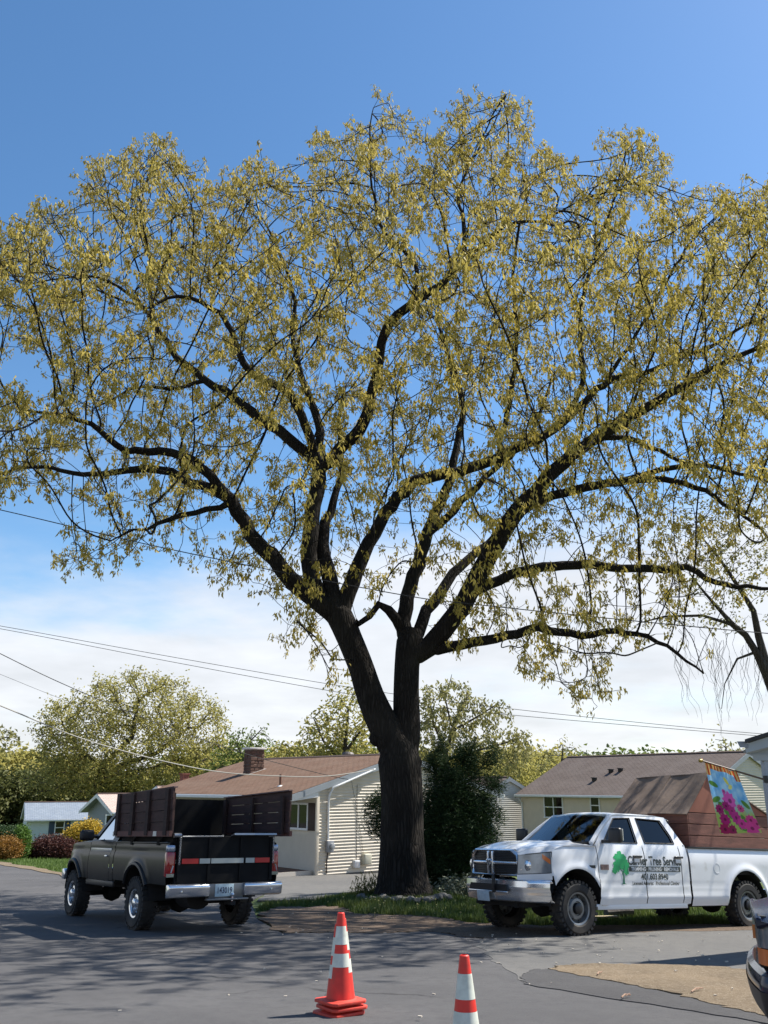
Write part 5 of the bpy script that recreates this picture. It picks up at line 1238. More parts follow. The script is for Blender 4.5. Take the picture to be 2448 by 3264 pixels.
limb([(735, 1600, .105), (686, 1562, .10), (590, 1529, .09), (480, 1492, .08), (369, 1503, .06), (243, 1510, .045), (125, 1488, .035), (0, 1510, .025), (-120, 1540, .015)], .9)
limb([(735, 1610, .06), (635, 1632, .055), (546, 1654, .045), (480, 1684, .03), (420, 1690, .02), (350, 1720, .012)], -1.2)
limb([(1040, 1910, .22), (1000, 1870, .20), (985, 1800, .20), (989, 1700, .195), (996, 1632, .19), (1018, 1521, .19), (1022, 1490, .18)], .6)
limb([(1022, 1490, .14), (985, 1455, .135), (922, 1400, .13), (812, 1318, .115), (738, 1259, .10), (649, 1208, .085), (576, 1149, .075), (531, 1082, .065), (487, 1008, .055), (480, 927, .045), (472, 817, .035), (450, 728, .028), (455, 620, .018), (500, 500, .010)], 2.2)
limb([(487, 1008, .04), (400, 930, .035), (300, 880, .028), (200, 885, .02), (90, 900, .012), (-60, 880, .01)], -1.0)
limb([(1022, 1490, .10), (990, 1400, .10), (959, 1326, .095), (915, 1252, .09), (819, 1200, .08), (767, 1141, .07), (745, 1067, .06), (708, 1008, .05), (627, 957, .04), (553, 942, .03), (470, 980, .018)], -2.6)
limb([(1030, 1490, .10), (1022, 1380, .095), (1000, 1296, .085), (955, 1186, .07), (930, 1075, .055), (940, 950, .04), (900, 820, .03), (840, 700, .018), (800, 590, .012)], 3.0)
limb([(1030, 1495, .16), (1070, 1450, .15), (1107, 1407, .145), (1151, 1363, .14), (1181, 1252, .12), (1205, 1160, .11), (1224, 1056, .10), (1270, 1005, .10), (1320, 960, .095), (1408, 908, .08), (1467, 842, .065), (1534, 783, .05), (1615, 717, .035), (1740, 700, .022), (1840, 640, .012)], -2.8)
limb([(1320, 960, .05), (1327, 849, .045), (1290, 798, .04), (1224, 739, .035), (1190, 620, .025), (1180, 480, .016), (1190, 340, .009)], -1.0)
limb([(1467, 842, .045), (1478, 702, .04), (1465, 628, .03), (1500, 520, .022), (1570, 400, .014), (1620, 300, .008)], .6)
limb([(1062, 1905, .20), (1050, 1836, .18), (1030, 1770, .16), (1030, 1690, .12), (1060, 1600, .08), (1090, 1500, .06), (1080, 1380, .045), (1100, 1230, .03)], 1.8)
limb([(1085, 1945, .22), (1110, 1890, .20), (1133, 1836, .185), (1160, 1754, .165), (1193, 1700, .15), (1224, 1647, .145), (1268, 1588, .14), (1335, 1529, .14), (1445, 1507, .13), (1578, 1462, .12), (1645, 1425, .11), (1726, 1396, .10), (1814, 1330, .09), (1932, 1218, .075), (2050, 1190, .06), (2257, 1110, .045), (2331, 1060, .035), (2448, 1010, .02), (2560, 960, .012)], 2.6)
limb([(1814, 1330, .06), (1860, 1200, .055), (1851, 1049, .05), (1866, 901, .045), (1925, 746, .035), (1962, 613, .025), (1999, 480, .012)], 1.2)
limb([(1578, 1462, .06), (1610, 1330, .055), (1640, 1180, .05), (1645, 1034, .045), (1637, 908, .035), (1652, 731, .025), (1690, 580, .012)], -1.5)
limb([(1305, 2040, .22), (1285, 1990, .18), (1305, 1890, .165), (1335, 1787, .155), (1364, 1698, .14), (1401, 1610, .12), (1438, 1521, .10), (1460, 1400, .08), (1480, 1290, .06), (1440, 1160, .045), (1400, 1020, .03)], 2.8)
limb([(1364, 1698, .09), (1416, 1662, .085), (1475, 1595, .08), (1556, 1514, .065), (1640, 1440, .05), (1720, 1320, .035), (1760, 1190, .02)], 1.5)
limb([(1290, 1998, .12), (1252, 1960, .11), (1235, 1935, .09), (1210, 1930, .075), (1190, 1950, .06), (1144, 1993, .05)], -.5)
limb([(1318, 2045, .18), (1334, 2010, .14), (1366, 1939, .13), (1410, 1879, .12), (1448, 1825, .11), (1520, 1760, .09), (1600, 1690, .06), (1680, 1600, .04)], 2.6)
limb([(1305, 2080, .30), (1350, 2075, .25), (1401, 2023, .24), (1475, 1927, .235), (1534, 1817, .23), (1593, 1713, .22), (1659, 1617, .20), (1741, 1529, .17), (1814, 1462, .15), (1888, 1403, .13), (1999, 1337, .11), (2110, 1270, .09), (2260, 1180, .065), (2448, 1100, .04), (2580, 1060, .02)], -1.4)
limb([(1640, 1650, .10), (1741, 1588, .095), (1851, 1558, .09), (1962, 1536, .08), (2110, 1529, .06), (2198, 1551, .05), (2279, 1580, .04), (2375, 1647, .028), (2448, 1713, .02), (2520, 1790, .012)], -2.2)
limb([(1962, 1536, .06), (2073, 1507, .055), (2183, 1484, .05), (2294, 1492, .04), (2448, 1536, .025), (2560, 1580, .012)], -.8)
limb([(1500, 1890, .12), (1556, 1865, .11), (1637, 1831, .10), (1726, 1809, .10), (1851, 1802, .09), (1992, 1809, .08), (2095, 1817, .075), (2191, 1809, .065), (2250, 1846, .055), (2331, 1865, .045), (2448, 1876, .03), (2560, 1900, .015)], -.8)
limb([(1370, 2065, .12), (1416, 2067, .11), (1519, 2045, .10), (1622, 2023, .09), (1696, 2005, .085), (1778, 2016, .075), (1866, 2023, .065), (1932, 2012, .055), (2021, 2019, .045), (2095, 2045, .035), (2169, 2090, .025), (2242, 2149, .014)], -2.4)
limb([(1850, 1440, .07), (1925, 1396, .065), (1999, 1396, .055), (2073, 1425, .045), (2147, 1462, .035), (2240, 1500, .02)], 1.0)
limb([(1932, 1218, .045), (2010, 1100, .04), (2080, 980, .035), (2150, 850, .028), (2230, 740, .02), (2340, 640, .012), (2400, 600, .009)], 1.2)
limb([(649, 1208, .05), (560, 1240, .04), (470, 1230, .03), (380, 1260, .02), (300, 1300, .012)], -1.0)

def build_oak():
    pos, par, rm = [], [], []; img = []
    for li, (pts, dy) in enumerate(limbs):
        xy = np.array([(p[0], p[1]) for p in pts], float); rr = np.array([p[2] for p in pts])
        if li == 0: Y0 = TY; parent = -1
        else:
            im = np.array([i[:2] for i in img]); d = np.hypot(*(im - xy[0]).T); parent = int(np.argmin(d)); Y0 = pos[parent][1]
            xy[0] = .5 * xy[0] + .5 * im[parent]
        seg = np.r_[0, np.cumsum(np.hypot(*np.diff(xy, axis=0).T))]; n = max(3, int(seg[-1] / 34)); 
        ts = np.linspace(0, seg[-1], n)
        def cr(c):                             # smooth interpolation through the points
            out = []
            for t in ts:
                i = min(np.searchsorted(seg, t, 'right') - 1, len(seg) - 2); f = (t - seg[i]) / (seg[i + 1] - seg[i])
                p0, p1, p2, p3 = c[max(i - 1, 0)], c[i], c[i + 1], c[min(i + 2, len(c) - 1)]
                out.append(.5 * (2 * p1 + (p2 - p0) * f + (2 * p0 - 5 * p1 + 4 * p2 - p3) * f * f + (3 * p1 - p0 - 3 * p2 + p3) * f ** 3))
            return np.array(out)
        X, Yp = cr(xy[:, 0]), cr(xy[:, 1]); Rr = np.interp(ts, seg, rr); Rr = Rr * np.interp(Rr, [0, .05, .14, .25], [1.5, 1.35, 1.15, 1.0])
        for k in range(n):
            if li and k == 0: continue
            f = k / (n - 1); jit = rng.normal(0, .9 if Rr[k] < .2 else .3, 2) * 3.2 * (Rr[k] < .3)
            p = at(X[k] + jit[0], Yp[k] + jit[1], Y0 + dy * f ** 1.2)
            pos.append(np.array(p)); par.append(parent); rm.append(Rr[k]); img.append((X[k], Yp[k])); parent = len(pos) - 1
    nsk = len(pos)
    K = 1.47559
    poly = np.array([(-140, 600), (0, 530), (50, 475), (95, 430), (140, 470), (170, 410), (205, 345), (240, 365), (290, 320), (345, 292), (380, 310), (415, 365), (440, 385), (500, 360), (555, 345), (610, 395), (660, 430), (685, 425), (668, 330), (690, 272), (735, 310), (780, 240), (805, 195), (835, 225), (870, 218), (895, 285), (930, 262), (960, 262), (990, 228), (1040, 215), (1085, 188), (1115, 205), (1145, 260), (1165, 320), (1205, 325), (1240, 345), (1270, 330), (1300, 300), (1355, 275), (1400, 300), (1440, 350), (1470, 445), (1500, 420), (1560, 415), (1620, 395), (1680, 390), (1790, 450), (1830, 800), (1800, 1180), (1659, 1240), (1600, 1290), (1480, 1330), (1390, 1370), (1320, 1420), (1310, 1530), (1240, 1530), (1225, 1450), (1160, 1480), (1090, 1400), (980, 1425), (940, 1400), (1010, 1290), (940, 1310), (880, 1240), (790, 1290), (720, 1230), (700, 1290), (720, 1400), (700, 1445), (600, 1430), (590, 1350), (620, 1270), (540, 1285), (500, 1270), (440, 1245), (380, 1255), (345, 1190), (220, 1225), (130, 1235), (118, 1180), (210, 1110), (160, 1060), (0, 1075), (-140, 1060)], float) * K
    notch = np.array([(-160, 680), (0, 670), (15, 755), (120, 765), (140, 835), (60, 855), (-20, 815), (-160, 800)], float) * K
    def inside(P, x, y):
        c = np.zeros(len(x), bool)
        for i in range(len(P)):
            x1, y1 = P[i]; x2, y2 = P[i - 1]
            with np.errstate(divide='ignore', invalid='ignore'): c ^= ((y1 > y) != (y2 > y)) & (x < (x2 - x1) * (y - y1) / (y2 - y1) + x1)
        return c
    n = 60000; X = rng.uniform(-150 * K, 1830 * K, n); Yp = rng.uniform(185 * K, 1540 * K, n)
    k = inside(poly, X, Yp) & ~inside(notch, X, Yp)
    # thin the lower inner crown and make clumps with gaps
    cl = np.sin(X / 95 + 1.2) * np.sin(Yp / 110 + .7) + .7 * np.sin(X / 47 + Yp / 60) + .5 * np.sin(X / 31 - Yp / 37 + 2)
    dens = np.interp(Yp / K, [0, 560, 800, 1000, 1150, 1600], [1.0, 1.0, .72, .46, .36, .40]) * np.where(cl > -.55, 1, .12)
    k &= rng.random(n) < dens; X, Yp = X[k], Yp[k]
    N = min(len(X), 13500); X, Yp = X[:N], Yp[:N]
    D = 9.6 * np.sqrt(np.clip(1 - ((X - 1240) / 1750) ** 2, .08, 1)) * np.where(Yp > 1100 * K, .62, 1.0) * np.clip((Yp - 230) / 600, .25, 1)
    dep = TY - .3 + rng.uniform(-1, .8, N) * D * np.where((Yp < 900) & (rng.random(N) < .45), 1.28, 1.0)
    front = (dep < TY - 1.5) & (Yp > 620) & (np.abs(X - 1250) < 1000); kp = ~front | (rng.random(N) < np.where(X > 1450, .75, .45))
    X, Yp, dep = X[kp], Yp[kp], dep[kp]
    att = [at(a, b, c) for a, b, c in zip(X, Yp, dep)]
    pos, par = colonize(pos, par, att, .27, 3.2, .34, 90, jit=.17, up=.03, seed=5)
    rm = rm + [0] * (len(pos) - nsk)
    one = {}
    for i in range(nsk, len(pos)): one.setdefault(par[i], []).append(i)
    for _ in range(4):                         # ease the kinks out of the grown branches
        q = [p.copy() for p in pos]
        for i in range(nsk, len(pos)):
            c = one.get(i)
            if c: q[i] = .4 * pos[i] + .3 * pos[par[i]] + .3 * pos[c[0]]
        pos = q
    rad, kids = radii(par, rm, .0068)
    # side shoots: curved twigs that carry the leaf tassels
    r = np.random.default_rng(3); tips = []; P2 = list(pos); R2 = list(par); RM = list(rad)
    base_n = len(pos)
    for i in range(nsk, base_n):
        if rad[i] > .028: continue
        m = (2 if r.random() < .6 else 1) if kids[i] == 0 else (1 if r.random() < (.44 if pos[i][2] > 7.5 else .15) else 0)
        for q in range(m):
            d = pos[i] - pos[par[i]]; d = d / (np.linalg.norm(d) + 1e-6) + r.normal(0, .75, 3); d[2] += .25; d /= np.linalg.norm(d)
            p = pos[i]; l = r.uniform(.08, .19); pr = i; bend = np.array([r.normal(0, .2), r.normal(0, .2), r.uniform(.0, .5)])
            for s in range(2):
                d = d + bend * .6; d /= np.linalg.norm(d); p = p + d * l; P2.append(p); R2.append(pr); RM.append(.0058 - .0010 * s); pr = len(P2) - 1
            tips.append(p)
            if r.random() < .35: tips.append(p - d * l * .8 + r.normal(0, .05, 3))
    kids2 = np.zeros(len(P2), int)
    T = thing('oak_tree', 'huge forked oak with drooping yellow green spring leaves over the road', 'tree', (TREE[0], TREE[1], g(*TREE)))
    off = np.array(T.location)
    V, F = wood_mesh([p - off for p in P2], R2, RM, kids2, rough=.035)
    bk = bark('oak_bark', (.015, .012, .010), (.034, .029, .025), 7)
    o = fast('trunk', V, F, bk, T, smooth=True)
    # burls on the lower trunk
    for (px, py, rr) in ((1202, 2352, .20), (1325, 2430, .16)):
        c = at(px, py, TY - .05) - T.location; Bm = MB().lathe([(rr * .3, -rr), (rr * .8, -rr * .6), (rr, 0), (rr * .75, rr * .7), (rr * .2, rr)], 12, c=c); Bm.build('burl', bk, T, smooth=True)
    tips = np.array(tips); tips = tips - off
    LV, LF, lt = leaves(tips, 13, .110, .041, 1.05, .040, 9)
    lm = mat('oak_leaf', (.25, .188, .022), .6, tint=(.63, .515, .145), trans=.40, spec=.15)
    f = fast('crown', LV, LF, lm, T, tint=lt); tag(f, kind='stuff')
    print('oak', len(pos), len(tips), len(F), len(LF))
build_oak()

# ---------- general tree for the background
def blob_points(blobs, n, seed, shell=.55):
    r = np.random.default_rng(seed); vol = np.array([b[1][0] * b[1][1] * b[1][2] for b in blobs]); pk = r.choice(len(blobs), n, p=vol / vol.sum())
    d = r.normal(0, 1, (n, 3)); d /= np.linalg.norm(d, axis=1)[:, None]; rad = (shell + (1 - shell) * r.random(n)) ** .8
    c = np.array([b[0] for b in blobs])[pk]; s = np.array([b[1] for b in blobs])[pk]
    return c + d * s * rad[:, None]
def tree(name, label, base, skel, blobs, natt, step, leafm, barkm, per, ln, wd, droop=.4, spread=.2, seed=1, tip=.012, cat='tree', group=None, infl=6, kill=.8, shell=.5, extra=0, trunk_r=.3, iters=60, leafprob=1.0):
    """skel: list of polylines of (x,y,z,r) relative to base."""
    base = Vector(base); pos, par, rm = [], [], []
    for li, pl_ in enumerate(skel):
        prev = -1
        if li: prev = int(np.argmin([np.linalg.norm(p - np.array(pl_[0][:3])) for p in pos]))
        for k in range(len(pl_) - 1):
            a, b = np.array(pl_[k]), np.array(pl_[k + 1]); n = max(1, int(np.linalg.norm(b[:3] - a[:3]) / step))
            for q in range(n + (k == len(pl_) - 2)):
                if li and k == 0 and q == 0: continue
                v = a + (b - a) * q / n; pos.append(v[:3].copy()); par.append(prev); rm.append(v[3]); prev = len(pos) - 1
    ns = len(pos)
    att = blob_points(blobs, natt, seed, shell)
    pos, par = colonize(pos, par, att, step, infl, kill, iters, jit=.25, seed=seed); rm += [0] * (len(pos) - ns)
    rad, kids = radii(par, rm, tip)
    T = thing(name, label, cat, base, group=group)
    V, F = wood_mesh(pos, par, rad, kids)
    fast('trunk', V, F, barkm, T, smooth=True)
    r = np.random.default_rng(seed + 5)
    tips = [pos[i] for i in range(ns, len(pos)) if (kids[i] == 0 or rad[i] < tip * 2.2) and r.random() < leafprob]
    if extra: tips += list(blob_points(blobs, extra, seed + 9, shell))
    LV, LF, lt = leaves(np.array(tips), per, ln, wd, droop, spread, seed + 2)
    tag(fast('crown', LV, LF, leafm, T, tint=lt), kind='stuff')
    return T
bk2 = bark('grey_bark_tree', (.045, .038, .033), (.09, .078, .068), 4)
lf_y = mat('leaf_yellow', (.25, .22, .05), .6, tint=(.50, .455, .15), trans=.48, spec=.25)
lf_g = mat('leaf_green', (.10, .15, .03), .6, tint=(.22, .26, .06), trans=.35, spec=.25)
lf_p = mat('leaf_pale', (.21, .195, .06), .6, tint=(.38, .36, .15), trans=.35, spec=.25)
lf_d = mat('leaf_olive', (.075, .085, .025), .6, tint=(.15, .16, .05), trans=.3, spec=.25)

# big round oak behind the cottage
b0 = at(300, 2640, 92); b0.z = g(b0.x, 92)
def rel(px, py, Y, base): return np.array(at(px, py, Y) - base)
def blobpx(base, Y, items):                    # (px, py, rx px, ry px, depth m)
    k = Y / FPX / (CP + .02); return [(rel(a, b, Y + o, base), (rx * k, dm, ry * k)) for a, b, rx, ry, dm, o in items]
rq = random.Random(8)
big_b = [(430, 2235, 150, 75), (250, 2310, 110, 70), (610, 2300, 100, 70), (400, 2380, 220, 80), (180, 2430, 70, 70), (640, 2400, 90, 60), (330, 2470, 150, 60)]
bl = blobpx(b0, 92, [(a + rq.uniform(-1, 1) * rx, b + rq.uniform(-1, .9) * ry, rq.uniform(34, 62), rq.uniform(24, 40), rq.uniform(1.4, 2.4), rq.uniform(-5, 4)) for a, b, rx, ry in big_b for _ in range(5)])
bl += blobpx(b0, 92, [(430, 2240, 180, 105, 5.5, 0), (250, 2320, 140, 95, 5, -1), (610, 2310, 130, 100, 5, 0), (400, 2400, 250, 110, 6, -2), (180, 2440, 90, 90, 4, 0), (640, 2410, 110, 80, 4, 1), (330, 2480, 170, 70, 5, -1)])
z_ = lambda px, py: tuple(rel(px, py, 92, b0))
tree('oak_tree', 'broad round crowned yellow green oak behind the pale cottage', b0, [[(0, 0, -.3, .75), (0, 0, 2.5, .6), (*z_(310, 2520), .5), (*z_(330, 2440), .42)], [(*z_(330, 2440), .30), (*z_(420, 2350), .24), (*z_(440, 2240), .14)], [(*z_(330, 2460), .28), (*z_(500, 2400), .2), (*z_(600, 2320), .12)], [(*z_(325, 2450), .26), (*z_(240, 2380), .2), (*z_(200, 2310), .1)], [(*z_(320, 2480), .22), (*z_(480, 2450), .16), (*z_(640, 2400), .09)]],
     bl, 2300, .55, lf_y, bk2, 14, .30, .17, .35, .30, seed=21, tip=.03, infl=9, kill=.85, shell=.5, extra=500)
# two looser trees behind the brown roof
b1 = at(1090, 2640, 66); b1.z = g(b1.x, 66)
z_ = lambda px, py: tuple(rel(px, py, 66, b1))
tree('tree', 'loose yellow green tree rising behind the brown roof beside the oak trunk', b1, [[(0, 0, -.2, .3), (*z_(1090, 2480), .22), (*z_(1100, 2380), .16), (*z_(1110, 2260), .07)], [(*z_(1095, 2440), .13), (*z_(1030, 2360), .08), (*z_(1000, 2290), .04)], [(*z_(1098, 2400), .12), (*z_(1150, 2330), .08), (*z_(1180, 2250), .04)]],
     blobpx(b1, 66, [(1110, 2270, 75, 85, 2.6, 0), (1020, 2350, 80, 70, 2.4, 0), (1150, 2370, 90, 70, 2.6, 0), (1080, 2440, 110, 60, 2.8, 0)]), 620, .40, lf_y, bk2, 6, .34, .17, .4, .17, seed=31, tip=.016, infl=5, kill=.62, extra=160)
b2 = at(930, 2660, 74); b2.z = g(b2.x, 74)
z_ = lambda px, py: tuple(rel(px, py, 74, b2))
tree('tree', 'low bushy olive tree behind the stone chimney', b2, [[(0, 0, -.2, .2), (*z_(930, 2500), .14), (*z_(935, 2420), .06)]], blobpx(b2, 74, [(940, 2420, 90, 55, 2.6, 0), (860, 2460, 70, 60, 2.4, 0), (1000, 2450, 70, 50, 2.2, 0)]), 420, .42, lf_y, bk2, 6, .36, .19, .4, .2, seed=33, tip=.016, infl=5, kill=.66, extra=260)
b2 = at(790, 2660, 84); b2.z = g(b2.x, 84)
z_ = lambda px, py: tuple(rel(px, py, 84, b2))
tree('tree', 'thin green tree between the round oak and the chimney', b2, [[(0, 0, -.2, .25), (*z_(790, 2480), .16), (*z_(800, 2360), .07), (*z_(838, 2320), .03)], [(*z_(790, 2450), .1), (*z_(750, 2360), .05)]], blobpx(b2, 84, [(765, 2400, 70, 75, 2.4, 0), (820, 2390, 50, 70, 2.2, 0), (740, 2470, 90, 70, 2.6, 0)]), 460, .45, lf_g, bk2, 5, .34, .18, .4, .22, seed=35, tip=.02, infl=5, kill=.7, extra=120)
# dogwood-like pale tree right of the trunk
b3 = at(1440, 2640, 52); b3.z = g(b3.x, 52)
z_ = lambda px, py: tuple(rel(px, py, 52, b3))
tree('tree', 'pale leafed spreading tree behind juniper right of the oak trunk', b3, [[(0, 0, -.2, .28), (*z_(1430, 2500), .20), (*z_(1420, 2400), .14), (*z_(1450, 2300), .10), (*z_(1490, 2220), .05)], [(*z_(1440, 2330), .08), (*z_(1530, 2280), .05), (*z_(1590, 2240), .025)], [(*z_(1425, 2420), .09), (*z_(1530, 2390), .06), (*z_(1620, 2365), .04), (*z_(1670, 2350), .02)], [(*z_(1420, 2400), .08), (*z_(1380, 2300), .05), (*z_(1370, 2220), .02)], [(*z_(1440, 2320), .06), (*z_(1420, 2230), .04), (*z_(1440, 2150), .015)]],
     blobpx(b3, 52, [(1430, 2240, 110, 70, 2.2, 0), (1560, 2270, 80, 40, 1.6, 0), (1620, 2370, 80, 50, 1.6, 0), (1400, 2350, 120, 75, 2.4, 0), (1510, 2340, 90, 50, 2, 0), (1640, 2420, 60, 40, 1.6, 0)]), 950, .30, lf_p, bk2, 6, .24, .13, .7, .10, seed=41, tip=.010, infl=4, kill=.42, extra=140)
# branch of a tree reaching in at far left
b4 = at(-140, 2640, 60); b4.z = g(b4.x, 60)
z_ = lambda px, py: tuple(rel(px, py, 60, b4))
tree('tree', 'pale tree whose branch tip reaches in beyond the left lawn', b4, [[(0, 0, -.2, .3), (*z_(-140, 2450), .2), (*z_(-80, 2380), .1), (*z_(20, 2350), .04)]], blobpx(b4, 60, [(10, 2350, 62, 45, 1.6, 0), (-120, 2300, 110, 110, 2.5, 0)]), 420, .35, lf_p, bk2, 6, .28, .14, .5, .13, seed=43, tip=.012, infl=5, kill=.5)
# small far tree on the beige roof line
for (px, py, Y, w, h, lab, lm_, sd_) in ((1790, 2400, 80, 55, 45, 'wispy pale tree top behind the beige house roof', lf_p, 51), (1620, 2440, 84, 80, 60, 'yellow green tree behind the small grey garage', lf_y, 52), (1720, 2450, 88, 80, 55, 'olive tree beside the left end of the umber roof', lf_y, 53), (2310, 2395, 62, 55, 45, 'bare budding shrub tree above the umber roof end', lf_p, 54)):
    bb = at(px, 2640, Y); bb.z = g(bb.x, Y); z_ = lambda a, b: tuple(rel(a, b, Y, bb))
    tree('tree', lab, bb, [[(0, 0, -.2, .22), (*z_(px, py + h), .12), (*z_(px + 4, py - 10), .05)]], blobpx(bb, Y, [(px, py, w, h, 2.4, 0), (px - w * .4, py + h * .9, w * .9, h, 2.4, 0), (px + w * .5, py + h, w, h, 2.4, 0)]), 380, .45, lm_, bk2, 5, .32, .16, .4, .2, seed=sd_, tip=.016, infl=5, kill=.66, extra=260 if lm_ is lf_y else 0, leafprob=1.0 if lm_ is lf_y else .55)

# far woods read as one mass
def woods(name, label, items, Y, m, seed, ln, n):
    base = at(items[0][0], 2600, Y); k = Y / FPX
    bl = [(np.array(at(a, b, Y + random.uniform(-6, 6)) - base), (rx * k, 5, ry * k)) for a, b, rx, ry in items]
    LV, LF, lt = leaves(blob_points(bl, n, seed, .7), 5, ln, ln * .55, .3, ln * .7, seed)
    o = fast(name, LV, LF, m, tint=lt); o.location = base; tag(o, label, 'woods', kind='stuff')
woods('woods', 'far wooded hillside beyond the cottage at the left', [(-150 + 60 * i, 2475 + random.uniform(-12, 12) + (0 if i < 5 else 25), 70, 55) for i in range(8)], 170, lf_y, 61, 1.1, 3600)
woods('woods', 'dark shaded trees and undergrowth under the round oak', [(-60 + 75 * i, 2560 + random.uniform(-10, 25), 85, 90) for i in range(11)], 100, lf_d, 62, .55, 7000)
woods('woods', 'far green woods along the horizon behind the brown roof', [(560 + 85 * i, 2480 + random.uniform(-14, 14), 85, 75) for i in range(9)], 130, lf_g, 63, .8, 4200)
woods('woods', 'far olive woods along the horizon behind the grey garage', [(1300 + 80 * i, 2480 + random.uniform(-16, 10), 80, 62) for i in range(7)], 120, lf_y, 64, .75, 3600)
woods('woods', 'far olive woods along the horizon behind the beige house', [(1850 + 110 * i, 2470 + random.uniform(-6, 10), 95, 50) for i in range(9)], 125, lf_g, 65, .8, 3000)
# stone wall far left
for k in range(2): pass

# ---------- dark juniper behind the trunk
bj = at(1400, 2850, 24.2); bj.z = g(bj.x, 24.2)
z_ = lambda px, py: tuple(rel(px, py, 24.2, bj))
lf_j = mat('juniper_spray', (.014, .032, .012), .7, tint=(.045, .078, .026), trans=.2, spec=.2)
tree('juniper', 'dark spiky juniper growing behind the oak trunk', bj, [[(0, 0, -.2, .10), (*z_(1390, 2700), .08), (*z_(1385, 2560), .05), (*z_(1390, 2440), .02)], [(*z_(1390, 2700), .05), (*z_(1440, 2540), .04), (*z_(1500, 2400), .02), (*z_(1520, 2350), .01)], [(*z_(1395, 2740), .05), (*z_(1500, 2620), .03), (*z_(1580, 2560), .012)], [(*z_(1390, 2720), .05), (*z_(1300, 2640), .03), (*z_(1200, 2600), .015), (*z_(1165, 2590), .008)], [(*z_(1400, 2780), .05), (*z_(1480, 2720), .03), (*z_(1560, 2680), .012)], [(*z_(1440, 2540), .03), (*z_(1520, 2460), .02), (*z_(1570, 2400), .008)]],
     blobpx(bj, 24.2, [(1420, 2640, 140, 130, 1.2, 0), (1400, 2760, 130, 90, 1.1, 0), (1480, 2690, 120, 80, 1.0, 0), (1510, 2580, 85, 60, .8, 0), (1230, 2600, 75, 42, .5, 0), (1215, 2640, 50, 30, .4, 0), (1220, 2545, 40, 28, .4, 0), (1200, 2560, 45, 30, .4, 0), (1440, 2500, 90, 90, .9, 0), (1500, 2420, 45, 55, .5, 0), (1565, 2410, 35, 45, .4, 0), (1390, 2430, 45, 50, .5, 0), (1570, 2500, 45, 35, .5, 0), (1590, 2610, 28, 25, .3, 0), (1405, 2375, 22, 45, .3, 0), (1470, 2400, 25, 45, .3, 0)]), 1900, .12, lf_j, bk2, 12, .12, .019, -.25, .05, seed=71, tip=.004, infl=2.2, kill=.17, shell=.15, extra=6500, cat='shrub', iters=80)

# ---------- weeping tree at the right edge
bw = at(2560, 2700, 25); bw.z = g(bw.x, 25)
z_ = lambda px, py: tuple(rel(px, py, 25, bw))
WT = tree('weeping_tree', 'leaning tree with trailing bare twigs at the right edge', bw, [[(0, 0, -.2, .24), (*z_(2540, 2450), .20), (*z_(2500, 2290), .18), (*z_(2448, 2151), .16), (*z_(2410, 2078), .10), (*z_(2377, 2025), .09), (*z_(2336, 1992), .08), (*z_(2308, 1960), .06), (*z_(2243, 1886), .035), (*z_(2200, 1830), .02)], [(*z_(2455, 2165), .12), (*z_(2435, 2090), .11), (*z_(2418, 2029), .10), (*z_(2402, 1948), .08), (*z_(2377, 1907), .07), (*z_(2340, 1850), .055), (*z_(2300, 1790), .04), (*z_(2227, 1700), .02), (*z_(2210, 1620), .01)], [(*z_(2336, 1992), .05), (*z_(2240, 1962), .04), (*z_(2120, 1965), .03), (*z_(2040, 1985), .015)], [(*z_(2410, 2078), .04), (*z_(2350, 2100), .03), (*z_(2310, 2180), .015), (*z_(2300, 2260), .008)]],
     blobpx(bw, 25, [(2200, 1660, 130, 110, 1.4, 0), (2330, 1680, 110, 110, 1.4, 0), (2240, 1800, 150, 90, 1.4, 0), (2400, 1800, 120, 120, 1.5, 0), (2150, 1980, 130, 60, 1.0, 0), (2330, 1960, 130, 70, 1.2, 0)]), 900, .17, lf_p, bk2, 5, .11, .06, .5, .06, seed=81, tip=.005, infl=2.6, kill=.25, shell=.1, leafprob=.62)
P = MB(); r2 = random.Random(4)
for k in range(44):
    x0 = r2.choice([r2.uniform(2130, 2300), r2.uniform(2290, 2430)]); y0 = r2.uniform(1975, 2110); L_ = r2.uniform(120, 300) if x0 > 2250 else r2.uniform(80, 230); dr = r2.uniform(10, 90) if x0 < 2280 else r2.uniform(-25, 25); Y = 25 + r2.uniform(-.8, .8)
    pts = []
    for q in range(8):
        t = q / 7; pts.append(at(x0 + dr * t + 7 * math.sin(q * 1.9 + k), y0 + L_ * t, Y) - bw)
    P.tube(pts, [.0075 - .0045 * q / 7 for q in range(8)], 3)
tag(P.build('trailing_twigs', bk2, WT), kind='stuff')

# ---------- shrubs in front of the cottage
def shrub(name, label, items, Y, m, seed, n, ln, wd, droop=-.3, per=6):
    base = gpx(items[0][0], 2737); base = at(items[0][0], 2736, Y); base.z = g(base.x, Y); k = Y / FPX
    bl = [(np.array(at(a, b, Y) - base), (rx * k, dm, ry * k)) for a, b, rx, ry, dm in items]
    T = thing(name, label, 'shrub', base)
    LV, LF, lt = leaves(blob_points(bl, n, seed, .55), per, ln, wd, droop, ln * .6, seed); tag(fast('foliage', LV, LF, m, T, tint=lt), kind='stuff')
    S = MB(); rr = random.Random(seed)
    for q in range(8):
        c = bl[rr.randrange(len(bl))][0]; S.tube([(rr.uniform(-.15, .15), rr.uniform(-.15, .15), -.1), (c[0] * .5, c[1] * .5, c[2] * .5), tuple(c)], [.04, .028, .012], 5)
    S.build('stem', bk2, T)
shrub('barberry', 'round purple red barberry bush on the left lawn', [(165, 2706, 68, 34, 1.0), (120, 2716, 40, 22, .8), (210, 2712, 36, 26, .8)], 50, mat('barberry_leaf', (.055, .018, .016), .7, tint=(.12, .040, .028), trans=.25), 91, 2600, .12, .06)
